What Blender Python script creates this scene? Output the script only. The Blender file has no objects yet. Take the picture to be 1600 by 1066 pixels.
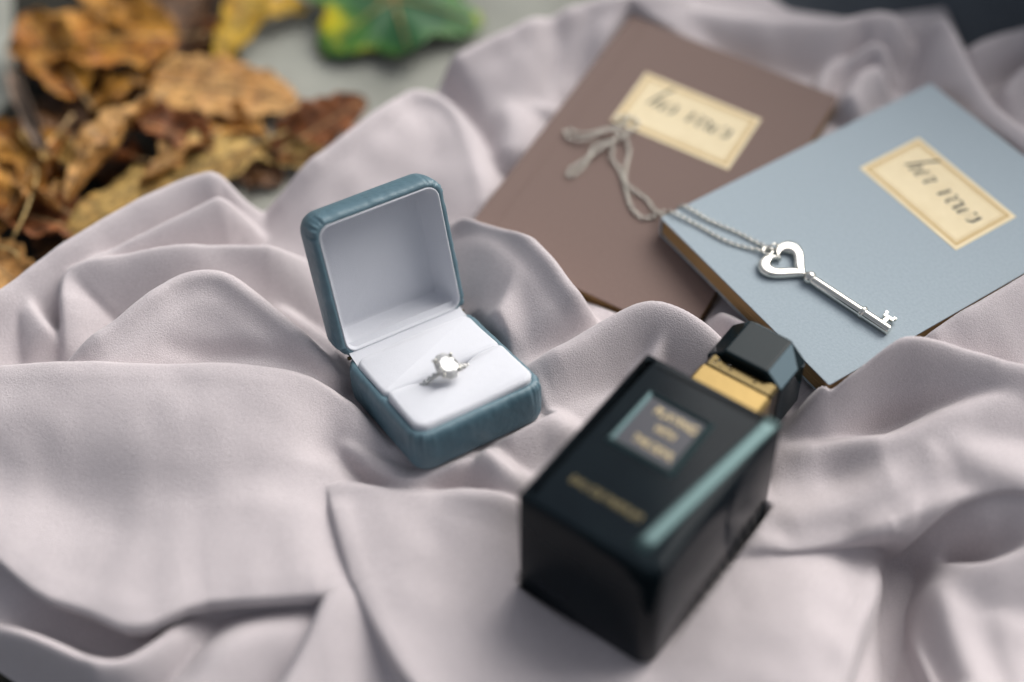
import bpy, bmesh, math, random
import numpy as np
from mathutils import Matrix, Vector
random.seed(7)
S = 0.01                                   # everything below is written in centimetres
sc = bpy.context.scene
COL = sc.collection
R_ = math.radians

# ------------------------------------------------------------------ camera
PITCH, DIST, FPX = R_(52.0), 50.0, 2222.2
FWD = np.array([0, math.cos(PITCH), -math.sin(PITCH)]); RGT = np.array([1.0, 0, 0]); UPV = np.cross(RGT, FWD)
CAM = -DIST * FWD
cam = bpy.data.cameras.new('camera'); camo = bpy.data.objects.new('camera', cam); COL.objects.link(camo)
camo.location = CAM * S; camo.rotation_euler = (R_(90) - PITCH, 0, 0)
cam.sensor_width = 36; cam.lens = 50; cam.clip_start = .01; cam.clip_end = 100
cam.dof.use_dof = True; cam.dof.focus_distance = .476; cam.dof.aperture_fstop = 2.1
sc.camera = camo

# ------------------------------------------------------------------ sky and sun
SUN_DIR = Vector((.54, .54, .65)).normalized()
elev = math.asin(SUN_DIR.z); azim = math.atan2(SUN_DIR.x, SUN_DIR.y)
w = bpy.data.worlds.new("World"); sc.world = w; w.use_nodes = True
nt = w.node_tree; nt.nodes.clear()
sky = nt.nodes.new('ShaderNodeTexSky'); sky.sky_type = 'NISHITA'; sky.sun_disc = False
sky.sun_elevation = elev; sky.sun_rotation = azim; sky.dust_density = 6; sky.air_density = 1.0; sky.ozone_density = 1.0
bg = nt.nodes.new('ShaderNodeBackground'); bg.inputs[1].default_value = .105
wo = nt.nodes.new('ShaderNodeOutputWorld')
hs = nt.nodes.new('ShaderNodeHueSaturation'); hs.inputs['Saturation'].default_value = .36      # thin overcast
nt.links.new(sky.outputs[0], hs.inputs['Color']); nt.links.new(hs.outputs[0], bg.inputs[0]); nt.links.new(bg.outputs[0], wo.inputs[0])
sun = bpy.data.lights.new('sun', 'SUN'); sun.energy = 2.0; sun.angle = R_(55); sun.color = (1, .985, .96)
suno = bpy.data.objects.new('sun', sun); COL.objects.link(suno)
suno.rotation_euler = (-SUN_DIR).to_track_quat('-Z', 'Y').to_euler()
sc.view_settings.view_transform = 'Standard'; sc.view_settings.look = 'None'
sc.view_settings.exposure = 0.43; sc.view_settings.gamma = 1

# ------------------------------------------------------------------ helpers
def at(px, py, z):
    """point where the sight line through a photograph position meets height z (cm)"""
    D = FWD + (px - 800) / FPX * RGT - (py - 533) / FPX * UPV
    return CAM + (z - CAM[2]) / D[2] * D
def rot(yaw, tx, ty):
    c, s = math.cos(yaw), math.sin(yaw)
    Rz = np.array([[c, -s, 0], [s, c, 0], [0, 0, 1]])
    Rx = np.array([[1, 0, 0], [0, math.cos(tx), -math.sin(tx)], [0, math.sin(tx), math.cos(tx)]])
    Ry = np.array([[math.cos(ty), 0, math.sin(ty)], [0, 1, 0], [-math.sin(ty), 0, math.cos(ty)]])
    return Rz @ Rx @ Ry
def frame3(O, M):
    m = Matrix.Identity(4)
    for i in range(3):
        for j in range(3): m[i][j] = float(M[i, j])
        m[i][3] = float(O[i]) * S
    return m
def tag(o, label=None, cat=None, group=None, kind=None):
    if label: o['label'] = label
    if cat: o['category'] = cat
    if group: o['group'] = group
    if kind: o['kind'] = kind
    return o
def thing(name, label, cat, O=(0, 0, 0), M=np.eye(3), group=None):
    o = bpy.data.objects.new(name, None); COL.objects.link(o); o.empty_display_size = .01
    o.matrix_world = frame3(np.array(O, float), M)
    return tag(o, label, cat, group)
def obj(name, V, F, mat, parent=None, smooth=True, recalc=True, uv=None):
    me = bpy.data.meshes.new(name)
    me.from_pydata([tuple(float(c) * S for c in v) for v in V], [], [tuple(int(i) for i in f) for f in F])
    if uv is not None:
        l = me.uv_layers.new(name='UVMap')
        for lo in me.loops: l.data[lo.index].uv = uv[lo.vertex_index]
    if recalc:
        bm = bmesh.new(); bm.from_mesh(me); bmesh.ops.recalc_face_normals(bm, faces=bm.faces); bm.to_mesh(me); bm.free()
    if smooth:
        for p in me.polygons: p.use_smooth = True
    if mat: me.materials.append(mat)
    o = bpy.data.objects.new(name, me); COL.objects.link(o)
    if parent: o.parent = parent
    return o
def sharp(o, deg=35):
    me = o.data
    bm = bmesh.new(); bm.from_mesh(me)
    for e in bm.edges:
        if len(e.link_faces) == 2 and e.calc_face_angle(0) > R_(deg): e.smooth = False
    bm.to_mesh(me); bm.free()
    return o
class MB:
    def __init__(s): s.V = []; s.F = []
    def add(s, V, F):
        n = len(s.V); s.V += [tuple(v) for v in V]; s.F += [tuple(i + n for i in f) for f in F]
    def box(s, x0, x1, y0, y1, z0, z1, T=None):
        V = [(x, y, z) for z in (z0, z1) for y in (y0, y1) for x in (x0, x1)]
        if T: V = [T(*v) for v in V]
        s.add(V, [(0, 2, 3, 1), (4, 5, 7, 6), (0, 1, 5, 4), (2, 6, 7, 3), (0, 4, 6, 2), (1, 3, 7, 5)])
    def sweep(s, outline, profile, T=None, cap0=False, cap1=True, wob=None):
        """outline: list of (x,y,nx,ny); profile: list of (outward offset, z)"""
        n = len(outline); V = []
        for j, (o, z) in enumerate(profile):
            for i, (x, y, nx, ny) in enumerate(outline):
                oo = o + (wob(i, j) if wob else 0)
                p = (x + nx * oo, y + ny * oo, z)
                V.append(T(*p) if T else p)
        F = []
        for j in range(len(profile) - 1):
            for i in range(n):
                k = (i + 1) % n
                F.append((j * n + i, j * n + k, (j + 1) * n + k, (j + 1) * n + i))
        if cap1: F.append(tuple(range((len(profile) - 1) * n, len(profile) * n)))
        if cap0: F.append(tuple(reversed(range(n))))
        s.add(V, F)
    def tube(s, P, r, n=8, caps=True, closed=False):
        P = [np.array(p, float) for p in P]; m = len(P)
        rr = r if hasattr(r, '__len__') else [r] * m
        V = []; ref = None
        for i in range(m):
            a = P[(i - 1) % m] if (closed or i > 0) else P[i]; b = P[(i + 1) % m] if (closed or i < m - 1) else P[i]
            t = b - a; t = t / (np.linalg.norm(t) + 1e-12)
            if ref is None: ref = np.cross(t, [0, 0, 1] if abs(t[2]) < .9 else [1, 0, 0])
            ref = ref - t * (ref @ t); ref /= np.linalg.norm(ref) + 1e-12
            q = np.cross(t, ref)
            for k in range(n):
                A = 2 * math.pi * k / n
                V.append(P[i] + rr[i] * (math.cos(A) * ref + math.sin(A) * q))
        F = []
        for i in range(m if closed else m - 1):
            for k in range(n):
                i2 = (i + 1) % m; k2 = (k + 1) % n
                F.append((i * n + k, i * n + k2, i2 * n + k2, i2 * n + k))
        if caps and not closed:
            F.append(tuple(reversed(range(n)))); F.append(tuple(range((m - 1) * n, m * n)))
        s.add(V, F)
    def lathe(s, prof, n=24, T=None):
        """profile of (along, radius) turned about the x axis"""
        V = []
        for (x, r) in prof:
            for k in range(n):
                A = 2 * math.pi * k / n; p = (x, r * math.cos(A), r * math.sin(A))
                V.append(T(*p) if T else p)
        F = []
        for j in range(len(prof) - 1):
            for k in range(n):
                k2 = (k + 1) % n; F.append((j * n + k, j * n + k2, (j + 1) * n + k2, (j + 1) * n + k))
        F.append(tuple(reversed(range(n)))); F.append(tuple(range((len(prof) - 1) * n, len(prof) * n)))
        s.add(V, F)
    def build(s, name, mat, parent=None, smooth=True, sh=None, **k):
        o = obj(name, s.V, s.F, mat, parent, smooth, **k)
        if sh: sharp(o, sh)
        return o
def rrect(x0, x1, y0, y1, r, nc=10, ns=24):
    """counter-clockwise rounded rectangle with outward normals"""
    rs = r if hasattr(r, '__len__') else [r] * 4      # corners: (x1,y0) (x1,y1) (x0,y1) (x0,y0)
    C = [(x1 - rs[0], y0 + rs[0], -90, rs[0]), (x1 - rs[1], y1 - rs[1], 0, rs[1]), (x0 + rs[2], y1 - rs[2], 90, rs[2]), (x0 + rs[3], y0 + rs[3], 180, rs[3])]
    out = []
    for q, (cx, cy, a0, rr) in enumerate(C):
        for k in range(nc + 1):
            a = R_(a0 + 90 * k / nc); out.append((cx + rr * math.cos(a), cy + rr * math.sin(a), math.cos(a), math.sin(a)))
        nx_, ny_, na, nr = C[(q + 1) % 4]
        e = (nx_ + nr * math.cos(R_(na)), ny_ + nr * math.sin(R_(na))); b = out[-1]
        for k in range(1, ns):
            t = k / ns; out.append((b[0] + (e[0] - b[0]) * t, b[1] + (e[1] - b[1]) * t, b[2], b[3]))
    return out
def spline(P, n):
    """Catmull-Rom through P (any dimension), resampled to n points even in length"""
    P = np.array(P, float); Q = np.vstack([2 * P[0] - P[1], P, 2 * P[-1] - P[-2]])
    out = []
    for i in range(1, len(Q) - 2):
        for t in np.linspace(0, 1, 24, endpoint=False):
            a, b, c, d = Q[i - 1], Q[i], Q[i + 1], Q[i + 2]
            out.append(.5 * ((2 * b) + (-a + c) * t + (2 * a - 5 * b + 4 * c - d) * t * t + (-a + 3 * b - 3 * c + d) * t ** 3))
    out.append(P[-1]); out = np.array(out)
    L = np.r_[0, np.cumsum(np.linalg.norm(np.diff(out[:, :2], axis=0), axis=1) + 1e-9)]
    s = np.linspace(0, L[-1], n)
    return np.stack([np.interp(s, L, out[:, k]) for k in range(out.shape[1])], 1)

# ------------------------------------------------------------------ materials
def mat(name, col=(.5, .5, .5), rough=.5, metal=0, spec=.5, **kw):
    m = bpy.data.materials.new(name); m.use_nodes = True
    b = m.node_tree.nodes['Principled BSDF']
    b.inputs['Base Color'].default_value = (*col, 1); b.inputs['Roughness'].default_value = rough
    b.inputs['Metallic'].default_value = metal; b.inputs['Specular IOR Level'].default_value = spec
    for k, v in kw.items(): b.inputs[k.replace('_', ' ')].default_value = v
    return m
def N(m, t, **inp):
    n = m.node_tree.nodes.new(t)
    for k, v in inp.items():
        if k.startswith('P_'): setattr(n, k[2:], v)
        else: n.inputs[k.replace('_', ' ')].default_value = v
    return n
def L(m, a, b): m.node_tree.links.new(a, b)
def bsdf(m): return m.node_tree.nodes['Principled BSDF']
def coords(m, kind='Object'): return N(m, 'ShaderNodeTexCoord').outputs[kind]
def noise_col(m, scale, stops, detail=6, rough=.6, kind='Object', distortion=0):
    n = N(m, 'ShaderNodeTexNoise', Scale=scale, Detail=detail, Roughness=rough, Distortion=distortion)
    L(m, coords(m, kind), n.inputs['Vector'])
    r = N(m, 'ShaderNodeValToRGB'); e = r.color_ramp.elements
    while len(e) < len(stops): e.new(.5)
    for k, (p, c) in enumerate(stops): e[k].position = p; e[k].color = (*c, 1)
    L(m, n.outputs['Fac'], r.inputs[0]); L(m, r.outputs[0], bsdf(m).inputs['Base Color'])
    return n, r
def bump(m, height, strength, dist, prev=None):
    b = N(m, 'ShaderNodeBump', Strength=strength, Distance=dist)
    L(m, height, b.inputs['Height'])
    if prev is not None: L(m, prev, b.inputs['Normal'])
    L(m, b.outputs[0], bsdf(m).inputs['Normal'])
    return b.outputs[0]

M_cloth = mat('crepe_cloth', (.60, .53, .54), .85, spec=.15, Sheen_Weight=.25, Sheen_Roughness=.5)
noise_col(M_cloth, 1900, [(.25, (.445, .398, .408)), (.75, (.605, .550, .562))], 3, .75)
n1 = N(M_cloth, 'ShaderNodeTexNoise', Scale=2100, Detail=2, Roughness=.7); L(M_cloth, coords(M_cloth), n1.inputs['Vector'])
n2 = N(M_cloth, 'ShaderNodeTexNoise', Scale=420, Detail=3); L(M_cloth, coords(M_cloth), n2.inputs['Vector'])
p_ = bump(M_cloth, n2.outputs[0], .04, .001); bump(M_cloth, n1.outputs[0], .6, .0006, p_)
M_dark = mat('charcoal_wool', (.045, .052, .060), .95, spec=.1, Sheen_Weight=.15)
noise_col(M_dark, 500, [(.3, (.060, .070, .082)), (.7, (.088, .100, .114))], 4)

def leather(name, c):
    m = mat(name, c, .42, spec=.45)
    noise_col(m, 60, [(.3, tuple(x * .86 for x in c)), (.7, tuple(x * 1.12 for x in c))], 6)
    v = N(m, 'ShaderNodeTexVoronoi', Scale=1300, P_feature='DISTANCE_TO_EDGE'); L(m, coords(m), v.inputs['Vector'])
    n = N(m, 'ShaderNodeTexNoise', Scale=350, Detail=5); L(m, coords(m), n.inputs['Vector'])
    ge = N(m, 'ShaderNodeNewGeometry'); wr_ = N(m, 'ShaderNodeMapRange'); L(m, ge.outputs['Pointiness'], wr_.inputs[0])
    wr_.inputs[1].default_value = .505; wr_.inputs[2].default_value = .60; wr_.inputs[3].default_value = 0; wr_.inputs[4].default_value = .55      # rubbed edges
    mxw = N(m, 'ShaderNodeMix', P_data_type='RGBA'); L(m, wr_.outputs[0], mxw.inputs[0]); L(m, bsdf(m).inputs['Base Color'].links[0].from_socket, mxw.inputs[6]); mxw.inputs[7].default_value = (.22, .33, .37, 1)
    L(m, mxw.outputs[2], bsdf(m).inputs['Base Color'])
    q = bump(m, n.outputs[0], .4, .0009); bump(m, v.outputs['Distance'], .3, .0003, q)
    return m
M_leather = leather('blue_leatherette', (.068, .130, .165))
M_velvet = mat('white_velvet', (.585, .595, .635), .9, spec=.1, Sheen_Weight=.35)
n = N(M_velvet, 'ShaderNodeTexNoise', Scale=3000, Detail=2); L(M_velvet, coords(M_velvet), n.inputs['Vector'])
n3 = N(M_velvet, 'ShaderNodeTexNoise', Scale=220, Detail=3); L(M_velvet, coords(M_velvet), n3.inputs['Vector'])
p_ = bump(M_velvet, n3.outputs[0], .12, .0008); bump(M_velvet, n.outputs[0], .3, .0003, p_)
M_silver = mat('polished_silver', (.70, .685, .63), .17, 1)
n = N(M_silver, 'ShaderNodeTexNoise', Scale=500, Detail=4); L(M_silver, coords(M_silver), n.inputs['Vector']); bump(M_silver, n.outputs[0], .05, .0003)
M_chain = mat('silver_chain', (.62, .60, .54), .16, 1)
M_gem = mat('clear_gemstone', (1, 1, 1), .02, spec=1, Transmission_Weight=.72, IOR=2.3)
M_gold = mat('brushed_gold', (.25, .175, .07), .36, 1)
n = N(M_gold, 'ShaderNodeTexNoise', Scale=300, Detail=5); L(M_gold, coords(M_gold), n.inputs['Vector']); bump(M_gold, n.outputs[0], .1, .0004)
M_golddk = mat('dark_gold', (.11, .082, .038), .22, 1)
M_glass = mat('black_lacquered_glass', (.0025, .011, .015), .07, spec=.10, Coat_Weight=0)
noise_col(M_glass, 30, [(.35, (.003, .006, .009)), (.7, (.006, .011, .014))], 4)
M_bevel_sheen = mat('painted_bevel_sheen', (.060, .096, .098), .42, .75, spec=.4)  # lighter tone stands in for sky reflected along the bottle's right bevel
M_frame = mat('plaque_frame_metal', (.040, .066, .070), .3, .8, spec=.4)
M_plaque = mat('plaque_enamel', (.014, .015, .026), .35, spec=.5)
M_gilt = mat('gilt_lettering', (.46, .37, .21), .4, .6)
M_giltdk = mat('faded_gilt_lettering', (.16, .13, .06), .4, .6)
M_cap = mat('black_lacquered_cap', (.003, .010, .013), .09, spec=.14)
M_facet_sheen = mat('painted_facet_sheen', (.16, .22, .25), .30, .8, spec=.4)  # paler bluish tone stands in for sky reflected in one cap chamfer
M_drop = mat('water_drop', (1, 1, 1), .02, spec=.5, Transmission_Weight=1, IOR=1.33)
def card(name, c, fleck, sc_=900):
    m = mat(name, c, .75, spec=.25)
    noise_col(m, sc_, [(.25, tuple(x * .86 for x in c)), (.55, c), (.80, fleck)], 7, .75)
    n = N(m, 'ShaderNodeTexNoise', Scale=1500, Detail=3); L(m, coords(m), n.inputs['Vector']); bump(m, n.outputs[0], .2, .0003)
    return m
M_brown = card('brown_kraft_cover', (.185, .128, .110), (.215, .15, .13))
M_blue = card('blue_card_cover', (.325, .385, .425), (.365, .425, .465))
M_paper = mat('paper_edge', (.36, .225, .10), .8, spec=.2)
wv = N(M_paper, 'ShaderNodeTexNoise', Scale=1.0, Detail=3)
mp = N(M_paper, 'ShaderNodeMapping'); mp.inputs['Scale'].default_value = (60, 60, 9000)
L(M_paper, coords(M_paper), mp.inputs['Vector']); L(M_paper, mp.outputs[0], wv.inputs['Vector'])
rp = N(M_paper, 'ShaderNodeValToRGB'); rp.color_ramp.elements[0].position = .3; rp.color_ramp.elements[0].color = (.22, .125, .05, 1)
rp.color_ramp.elements[1].position = .7; rp.color_ramp.elements[1].color = (.46, .30, .14, 1)
L(M_paper, wv.outputs[0], rp.inputs[0]); L(M_paper, rp.outputs[0], bsdf(M_paper).inputs['Base Color'])
bump(M_paper, wv.outputs[0], .3, .0004)
M_label = mat('cream_label_paper', (.78, .70, .48), .7, spec=.2)
noise_col(M_label, 90, [(.3, (.72, .60, .385)), (.7, (.80, .685, .46))], 5)
M_border = mat('ochre_print', (.52, .36, .16), .7, spec=.2)
M_ink = mat('dark_ink', (.008, .020, .028), .5, spec=.3)
M_soil = mat('dark_soil', (.03, .028, .022), .95, spec=.1)
noise_col(M_soil, 70, [(.3, (.012, .011, .009)), (.55, (.030, .029, .024)), (.8, (.055, .05, .038))], 8, .7)
n = N(M_soil, 'ShaderNodeTexNoise', Scale=260, Detail=6); L(M_soil, coords(M_soil), n.inputs['Vector']); bump(M_soil, n.outputs[0], .9, .004)
M_stone = mat('grey_paving_stone', (.33, .34, .31), .85, spec=.25)
noise_col(M_stone, 35, [(.25, (.20, .205, .18)), (.55, (.29, .295, .26)), (.8, (.35, .35, .31))], 8, .7)
n = N(M_stone, 'ShaderNodeTexNoise', Scale=600, Detail=5); L(M_stone, coords(M_stone), n.inputs['Vector']); bump(M_stone, n.outputs[0], .4, .001)

# ------------------------------------------------------------------ poses of the objects
O_box = np.array([-2.98, -6.025, 2.60]); M_box = rot(.579, -.243, .081); BA, BB, BH, LPHI, LH = 4.815, 5.031, 1.5, R_(79.3), 1.30
BK = .955
O_bot = CAM + BK * (np.array([.116, -8.178, 3.0]) - CAM); M_bot = rot(-.648, -.043, -.057)
BW, BHT, BT = 5.05, 7.13, 5.27            # in bottle units, BK cm each
def basis(a, b, c):
    a, b, c = map(np.array, (a, b, c)); x = (b - a) / np.linalg.norm(b - a); y = c - a; y = y - x * (x @ y); y /= np.linalg.norm(y)
    return a, np.stack([x, y, np.cross(x, y)], 1)
O_brn, M_brn = basis((-1.828, 4.368, .731), (6.065, -.308, .506), (4.842, 15.581, 1.738))
O_blu, M_blu = basis((5.365, 4.319, 1.709), (10.33, -3.394, 2.011), (16.367, 11.404, 1.785))
NW, NH, NT = 9.178, 13.086, .86

# ------------------------------------------------------------------ the draped cloth
GZ = -2.2
BASE = [  # photograph position, height of the sheet between the folds
 (0, 560, -.3), (120, 640, .3), (300, 700, .5), (420, 640, .6), (460, 800, .4), (300, 900, .1), (60, 860, -.5), (40, 1000, -1.3), (250, 1040, -1.5), (160, 1000, -1.7), (330, 985, -1.2), (420, 1030, -.9), (480, 985, -.8),
 (560, 640, .2), (560, 728, -.3), (640, 780, .7), (760, 720, .8), (860, 660, .9), (600, 860, .5), (700, 950, .1), (800, 950, -.25), (650, 1060, 0), (1000, 1066, -.3), (850, 1066, -.2),
 (480, 560, -.1), (300, 520, .1), (400, 440, .0), (180, 440, -.2), (330, 350, -.2), (480, 380, -.1), (500, 300, -.2), (620, 220, .0), (720, 140, .1), (860, 60, .3), (700, 300, -.1), (760, 240, .0),
 (760, 470, -.2), (820, 540, .5), (900, 560, .7), (960, 530, .5), (1050, 540, .8), (1130, 510, .3), (1150, 480, .2), (900, 420, -.2), (1000, 250, .3), (1150, 130, .7),
 (1270, 650, 1.0), (1290, 590, .9), (1400, 560, 1.1), (1250, 730, .4), (1350, 660, .7), (1500, 640, 1.1), (1450, 760, .9), (1220, 830, -.1), (1150, 920, 0), (1250, 960, .1), (1120, 1040, .0),
 (1405, 880, -1.9), (1390, 960, -1.7), (1500, 870, .3), (1400, 1040, -1.5), (1530, 900, .2), (1540, 1040, .2), (1590, 720, 1.0), (1590, 500, 1.2), (1300, 400, .8), (1450, 300, .8), (1590, 260, .7), (1330, 130, .6), (1400, 60, .5), (1480, 120, .4), (1560, 190, 0), (1590, 100, -.4), (1100, 20, .5), (1000, -60, .2), (1300, -60, -.2), (1590, -60, -.8)]
# folds: points are (photograph x, y, height above the sheet); wl / wr are the widths left / right of the direction of travel
FOLDS = [
 # lower left: the big plane with its crest behind and its lip in front
 ([(-120, 590, 1.1), (0, 580, 1.3), (120, 576, 1.5), (300, 577, 1.5), (420, 583, 1.4), (500, 602, 1.2), (560, 640, 1.0), (630, 680, .6), (700, 710, 0)], .55, 7.5),
 ([(-120, 820, .9), (-20, 885, 1.0), (60, 942, 1.2), (130, 966, 1.3), (205, 994, 1.4), (260, 978, 1.35), (320, 958, 1.2), (400, 954, 1.15), (500, 953, .9), (560, 945, .45), (640, 920, .15), (760, 890, 0)], 7.5, .38, .8),
 # strips in front of it
 ([(-60, 965, 1.2), (60, 1006, 1.3), (130, 1036, 1.35), (190, 1042, 1.3), (240, 1016, 1.2), (292, 972, .9), (330, 952, .3)], .8, 1.2),
 ([(300, 1080, .9), (350, 1020, 1.0), (420, 990, .9), (520, 985, .5)], 1.5, 2.2),
 ([(430, 1100, .9), (470, 1030, 1.0), (505, 950, 1.0), (520, 880, .5), (522, 830, 0)], .5, 2.5),
 # front middle panel and its rolled corner
 ([(700, 1140, .8), (635, 1066, .8), (596, 1005, .75), (556, 925, .7), (530, 850, .7), (514, 785, .75), (506, 735, .7)], .20, 5.0, -.16),
 ([(480, 778, .6), (512, 760, .7), (560, 752, .7), (610, 751, .7), (650, 757, .65), (690, 756, .65), (745, 762, .85), (800, 778, .7), (850, 800, .4)], .22, 4.5),
 # around the front of the ring box
 ([(500, 660, .0), (520, 680, .7), (548, 696, 1.1), (590, 716, 1.25), (640, 733, 1.1), (690, 728, .8), (730, 712, .7), (755, 706, .6)], .9, .5),
 ([(745, 700, .5), (775, 722, .7), (805, 748, .6), (835, 770, .2)], .8, 1.1),
 ([(548, 612, .3), (522, 640, .35), (504, 690, .35), (500, 745, .2)], .5, .8),
 ([(770, 690, .3), (810, 668, .5), (860, 655, .6), (900, 690, .4)], 1.0, 1.4),
 ([(360, 452, .2), (420, 468, .5), (470, 498, .6), (520, 548, .5), (550, 600, .2)], .5, .9),
 ([(1165, 860, .3), (1215, 838, .35), (1260, 850, .2)], .5, .6),
 # upper left folds
 ([(97, 560, .9), (98, 500, 1.3), (104, 436, 1.6), (150, 417, 1.7), (240, 400, 1.8), (330, 390, 1.8), (430, 393, 1.6), (520, 398, 1.2)], .45, 2.2),
 ([(60, 590, .9), (100, 563, 1.3), (170, 520, 1.6), (240, 470, 1.9), (290, 441, 2.0), (345, 438, 2.0), (390, 462, 1.9), (450, 510, 1.6), (510, 562, 1.2), (550, 605, .5)], .8, 3.6),
 ([(-80, 515, 1.5), (0, 468, 1.6), (60, 424, 1.7), (130, 378, 1.8), (200, 336, 1.9), (290, 293, 2.0), (348, 281, 2.0), (375, 296, 1.8), (400, 322, 1.2), (420, 345, .6)], .9, 1.8),
 ([(50, 490, .7), (110, 437, 1.3), (200, 388, 1.6), (290, 345, 1.8), (345, 320, 1.9), (385, 335, 1.4), (410, 365, .8)], .5, 1.4),
 ([(-20, 560, .6), (0, 520, .9), (36, 466, 1.2), (55, 490, 1.2), (80, 525, 1.0), (95, 550, .6)], .6, 1.8),
 ([(270, 400, .6), (300, 372, 1.1), (340, 355, 1.2)], .5, 1.0),
 # behind the lid
 ([(395, 330, .8), (430, 298, 1.4), (475, 268, 1.6), (530, 232, 1.7), (590, 185, 1.7), (640, 152, 1.5), (690, 158, 1.3), (720, 182, 1.2), (745, 235, 1.0), (765, 310, .8), (760, 380, .3)], 1.0, 3.4),
 ([(640, 135, .8), (680, 118, 1.5), (730, 90, 1.7), (790, 62, 1.8), (860, 30, 1.8), (940, 8, 1.7), (1010, 0, 1.5), (1060, 0, 1.2)], 1.0, 3.6),
 ([(770, 130, .7), (800, 190, .8), (800, 260, .6)], 2.0, 1.6),
 ([(800, 70, .9), (850, 120, .8), (845, 190, .6)], 1.4, 1.4),
 ([(930, 30, .9), (905, 90, .8), (890, 130, .5)], 1.1, 1.2),
 ([(600, 262, .3), (670, 272, .4), (700, 300, .3)], .9, 1.0),
 # right of the ring box, in front of the brown book
 ([(680, 355, .6), (705, 345, 1.5), (735, 340, 2.0), (770, 346, 2.2), (812, 366, 2.3), (855, 408, 2.1), (895, 457, 1.6), (935, 495, 1.0), (960, 510, .6)], .6, 3.4),
 ([(800, 375, 1.7), (812, 410, 1.6), (800, 455, 1.4), (775, 510, 1.0), (755, 550, .5)], 2.4, 1.0),
 ([(790, 580, .3), (830, 565, .7), (880, 535, 1.1), (940, 505, 1.4), (1005, 482, 1.6), (1055, 490, 1.6), (1105, 520, 1.4), (1150, 565, 1.0), (1180, 600, .5)], .7, 1.9),
 ([(1050, 500, 1.2), (1020, 560, .8), (990, 600, .4)], .7, .8),
 ([(1105, 495, .3), (1130, 493, .7), (1170, 515, .8), (1200, 540, .5)], .4, .8),
 # right: over the corner of the blue book
 ([(1205, 690, .2), (1240, 660, .8), (1275, 622, 1.3), (1320, 578, 1.8), (1375, 545, 2.0), (1440, 537, 1.9), (1510, 550, 1.5), (1580, 572, 1.3), (1660, 600, 1.0)], .8, 1.7),
 ([(1400, 556, .9), (1440, 534, 1.1), (1480, 507, 1.25), (1540, 472, 1.35), (1600, 437, 1.4), (1680, 390, 1.4)], .4, 2.6),
 ([(1190, 702, .6), (1225, 690, .9), (1336, 683, 1.0), (1390, 686, 1.0), (1454, 660, 1.0), (1522, 635, .9), (1620, 600, .8)], 1.3, 2.4),
 ([(1180, 812, .5), (1215, 812, .7), (1280, 796, .8), (1370, 770, .9), (1440, 715, 1.0), (1480, 650, .9)], 1.3, 2.2),
 ([(1420, 640, .9), (1454, 669, .9), (1505, 709, .9), (1572, 743, 1.0), (1660, 770, 1.1)], 2.2, 2.4),
 # the lip over the dark hollow, lower right
 ([(1130, 893, .35), (1180, 884, .5), (1250, 880, .6), (1320, 872, .8), (1365, 852, 1.3), (1405, 828, 1.7), (1455, 814, 1.5), (1510, 804, .95), (1570, 808, .6), (1640, 840, .4)], 3.4, .34, .75),
 ([(1300, 1110, .9), (1320, 1066, .95), (1340, 1000, 1.0), (1364, 940, .85), (1388, 880, .4), (1400, 845, .05)], 5.0, .34),
 ([(1484, 1110, 1.3), (1466, 1066, 1.25), (1446, 1000, 1.1), (1437, 940, .85), (1434, 870, .3)], .36, 2.6, -.3),
 ([(1446, 868, .1), (1480, 876, .5), (1530, 888, .8), (1580, 875, 1.0), (1640, 850, 1.1)], .8, 2.6),
 ([(1600, 1120, .7), (1570, 1010, .6), (1545, 940, .4)], 2.2, 2.6),
 # top right
 ([(1000, 15, .8), (1100, 25, 1.0), (1200, 38, 1.2), (1300, 42, 1.4), (1380, 32, 1.5), (1430, 55, 1.3), (1450, 110, .8)], 1.2, 1.6),
 ([(1280, 170, .4), (1300, 110, .9), (1330, 80, 1.2), (1370, 75, 1.2), (1400, 110, .9)], .8, .9),
 ([(1320, 170, .9), (1350, 120, 1.1), (1390, 105, 1.0)], .9, 1.1),
 ([(1430, 10, 1.5), (1478, 45, 1.6), (1520, 130, 1.5), (1560, 180, 1.4), (1620, 230, 1.2)], .7, 1.8),
 ([(1490, 95, .9), (1550, 65, 1.3), (1620, 45, 1.3)], .5, 1.2),
 ([(1560, 170, .6), (1590, 120, 1.0), (1640, 90, 1.2)], .5, 1.2),
]
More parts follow.
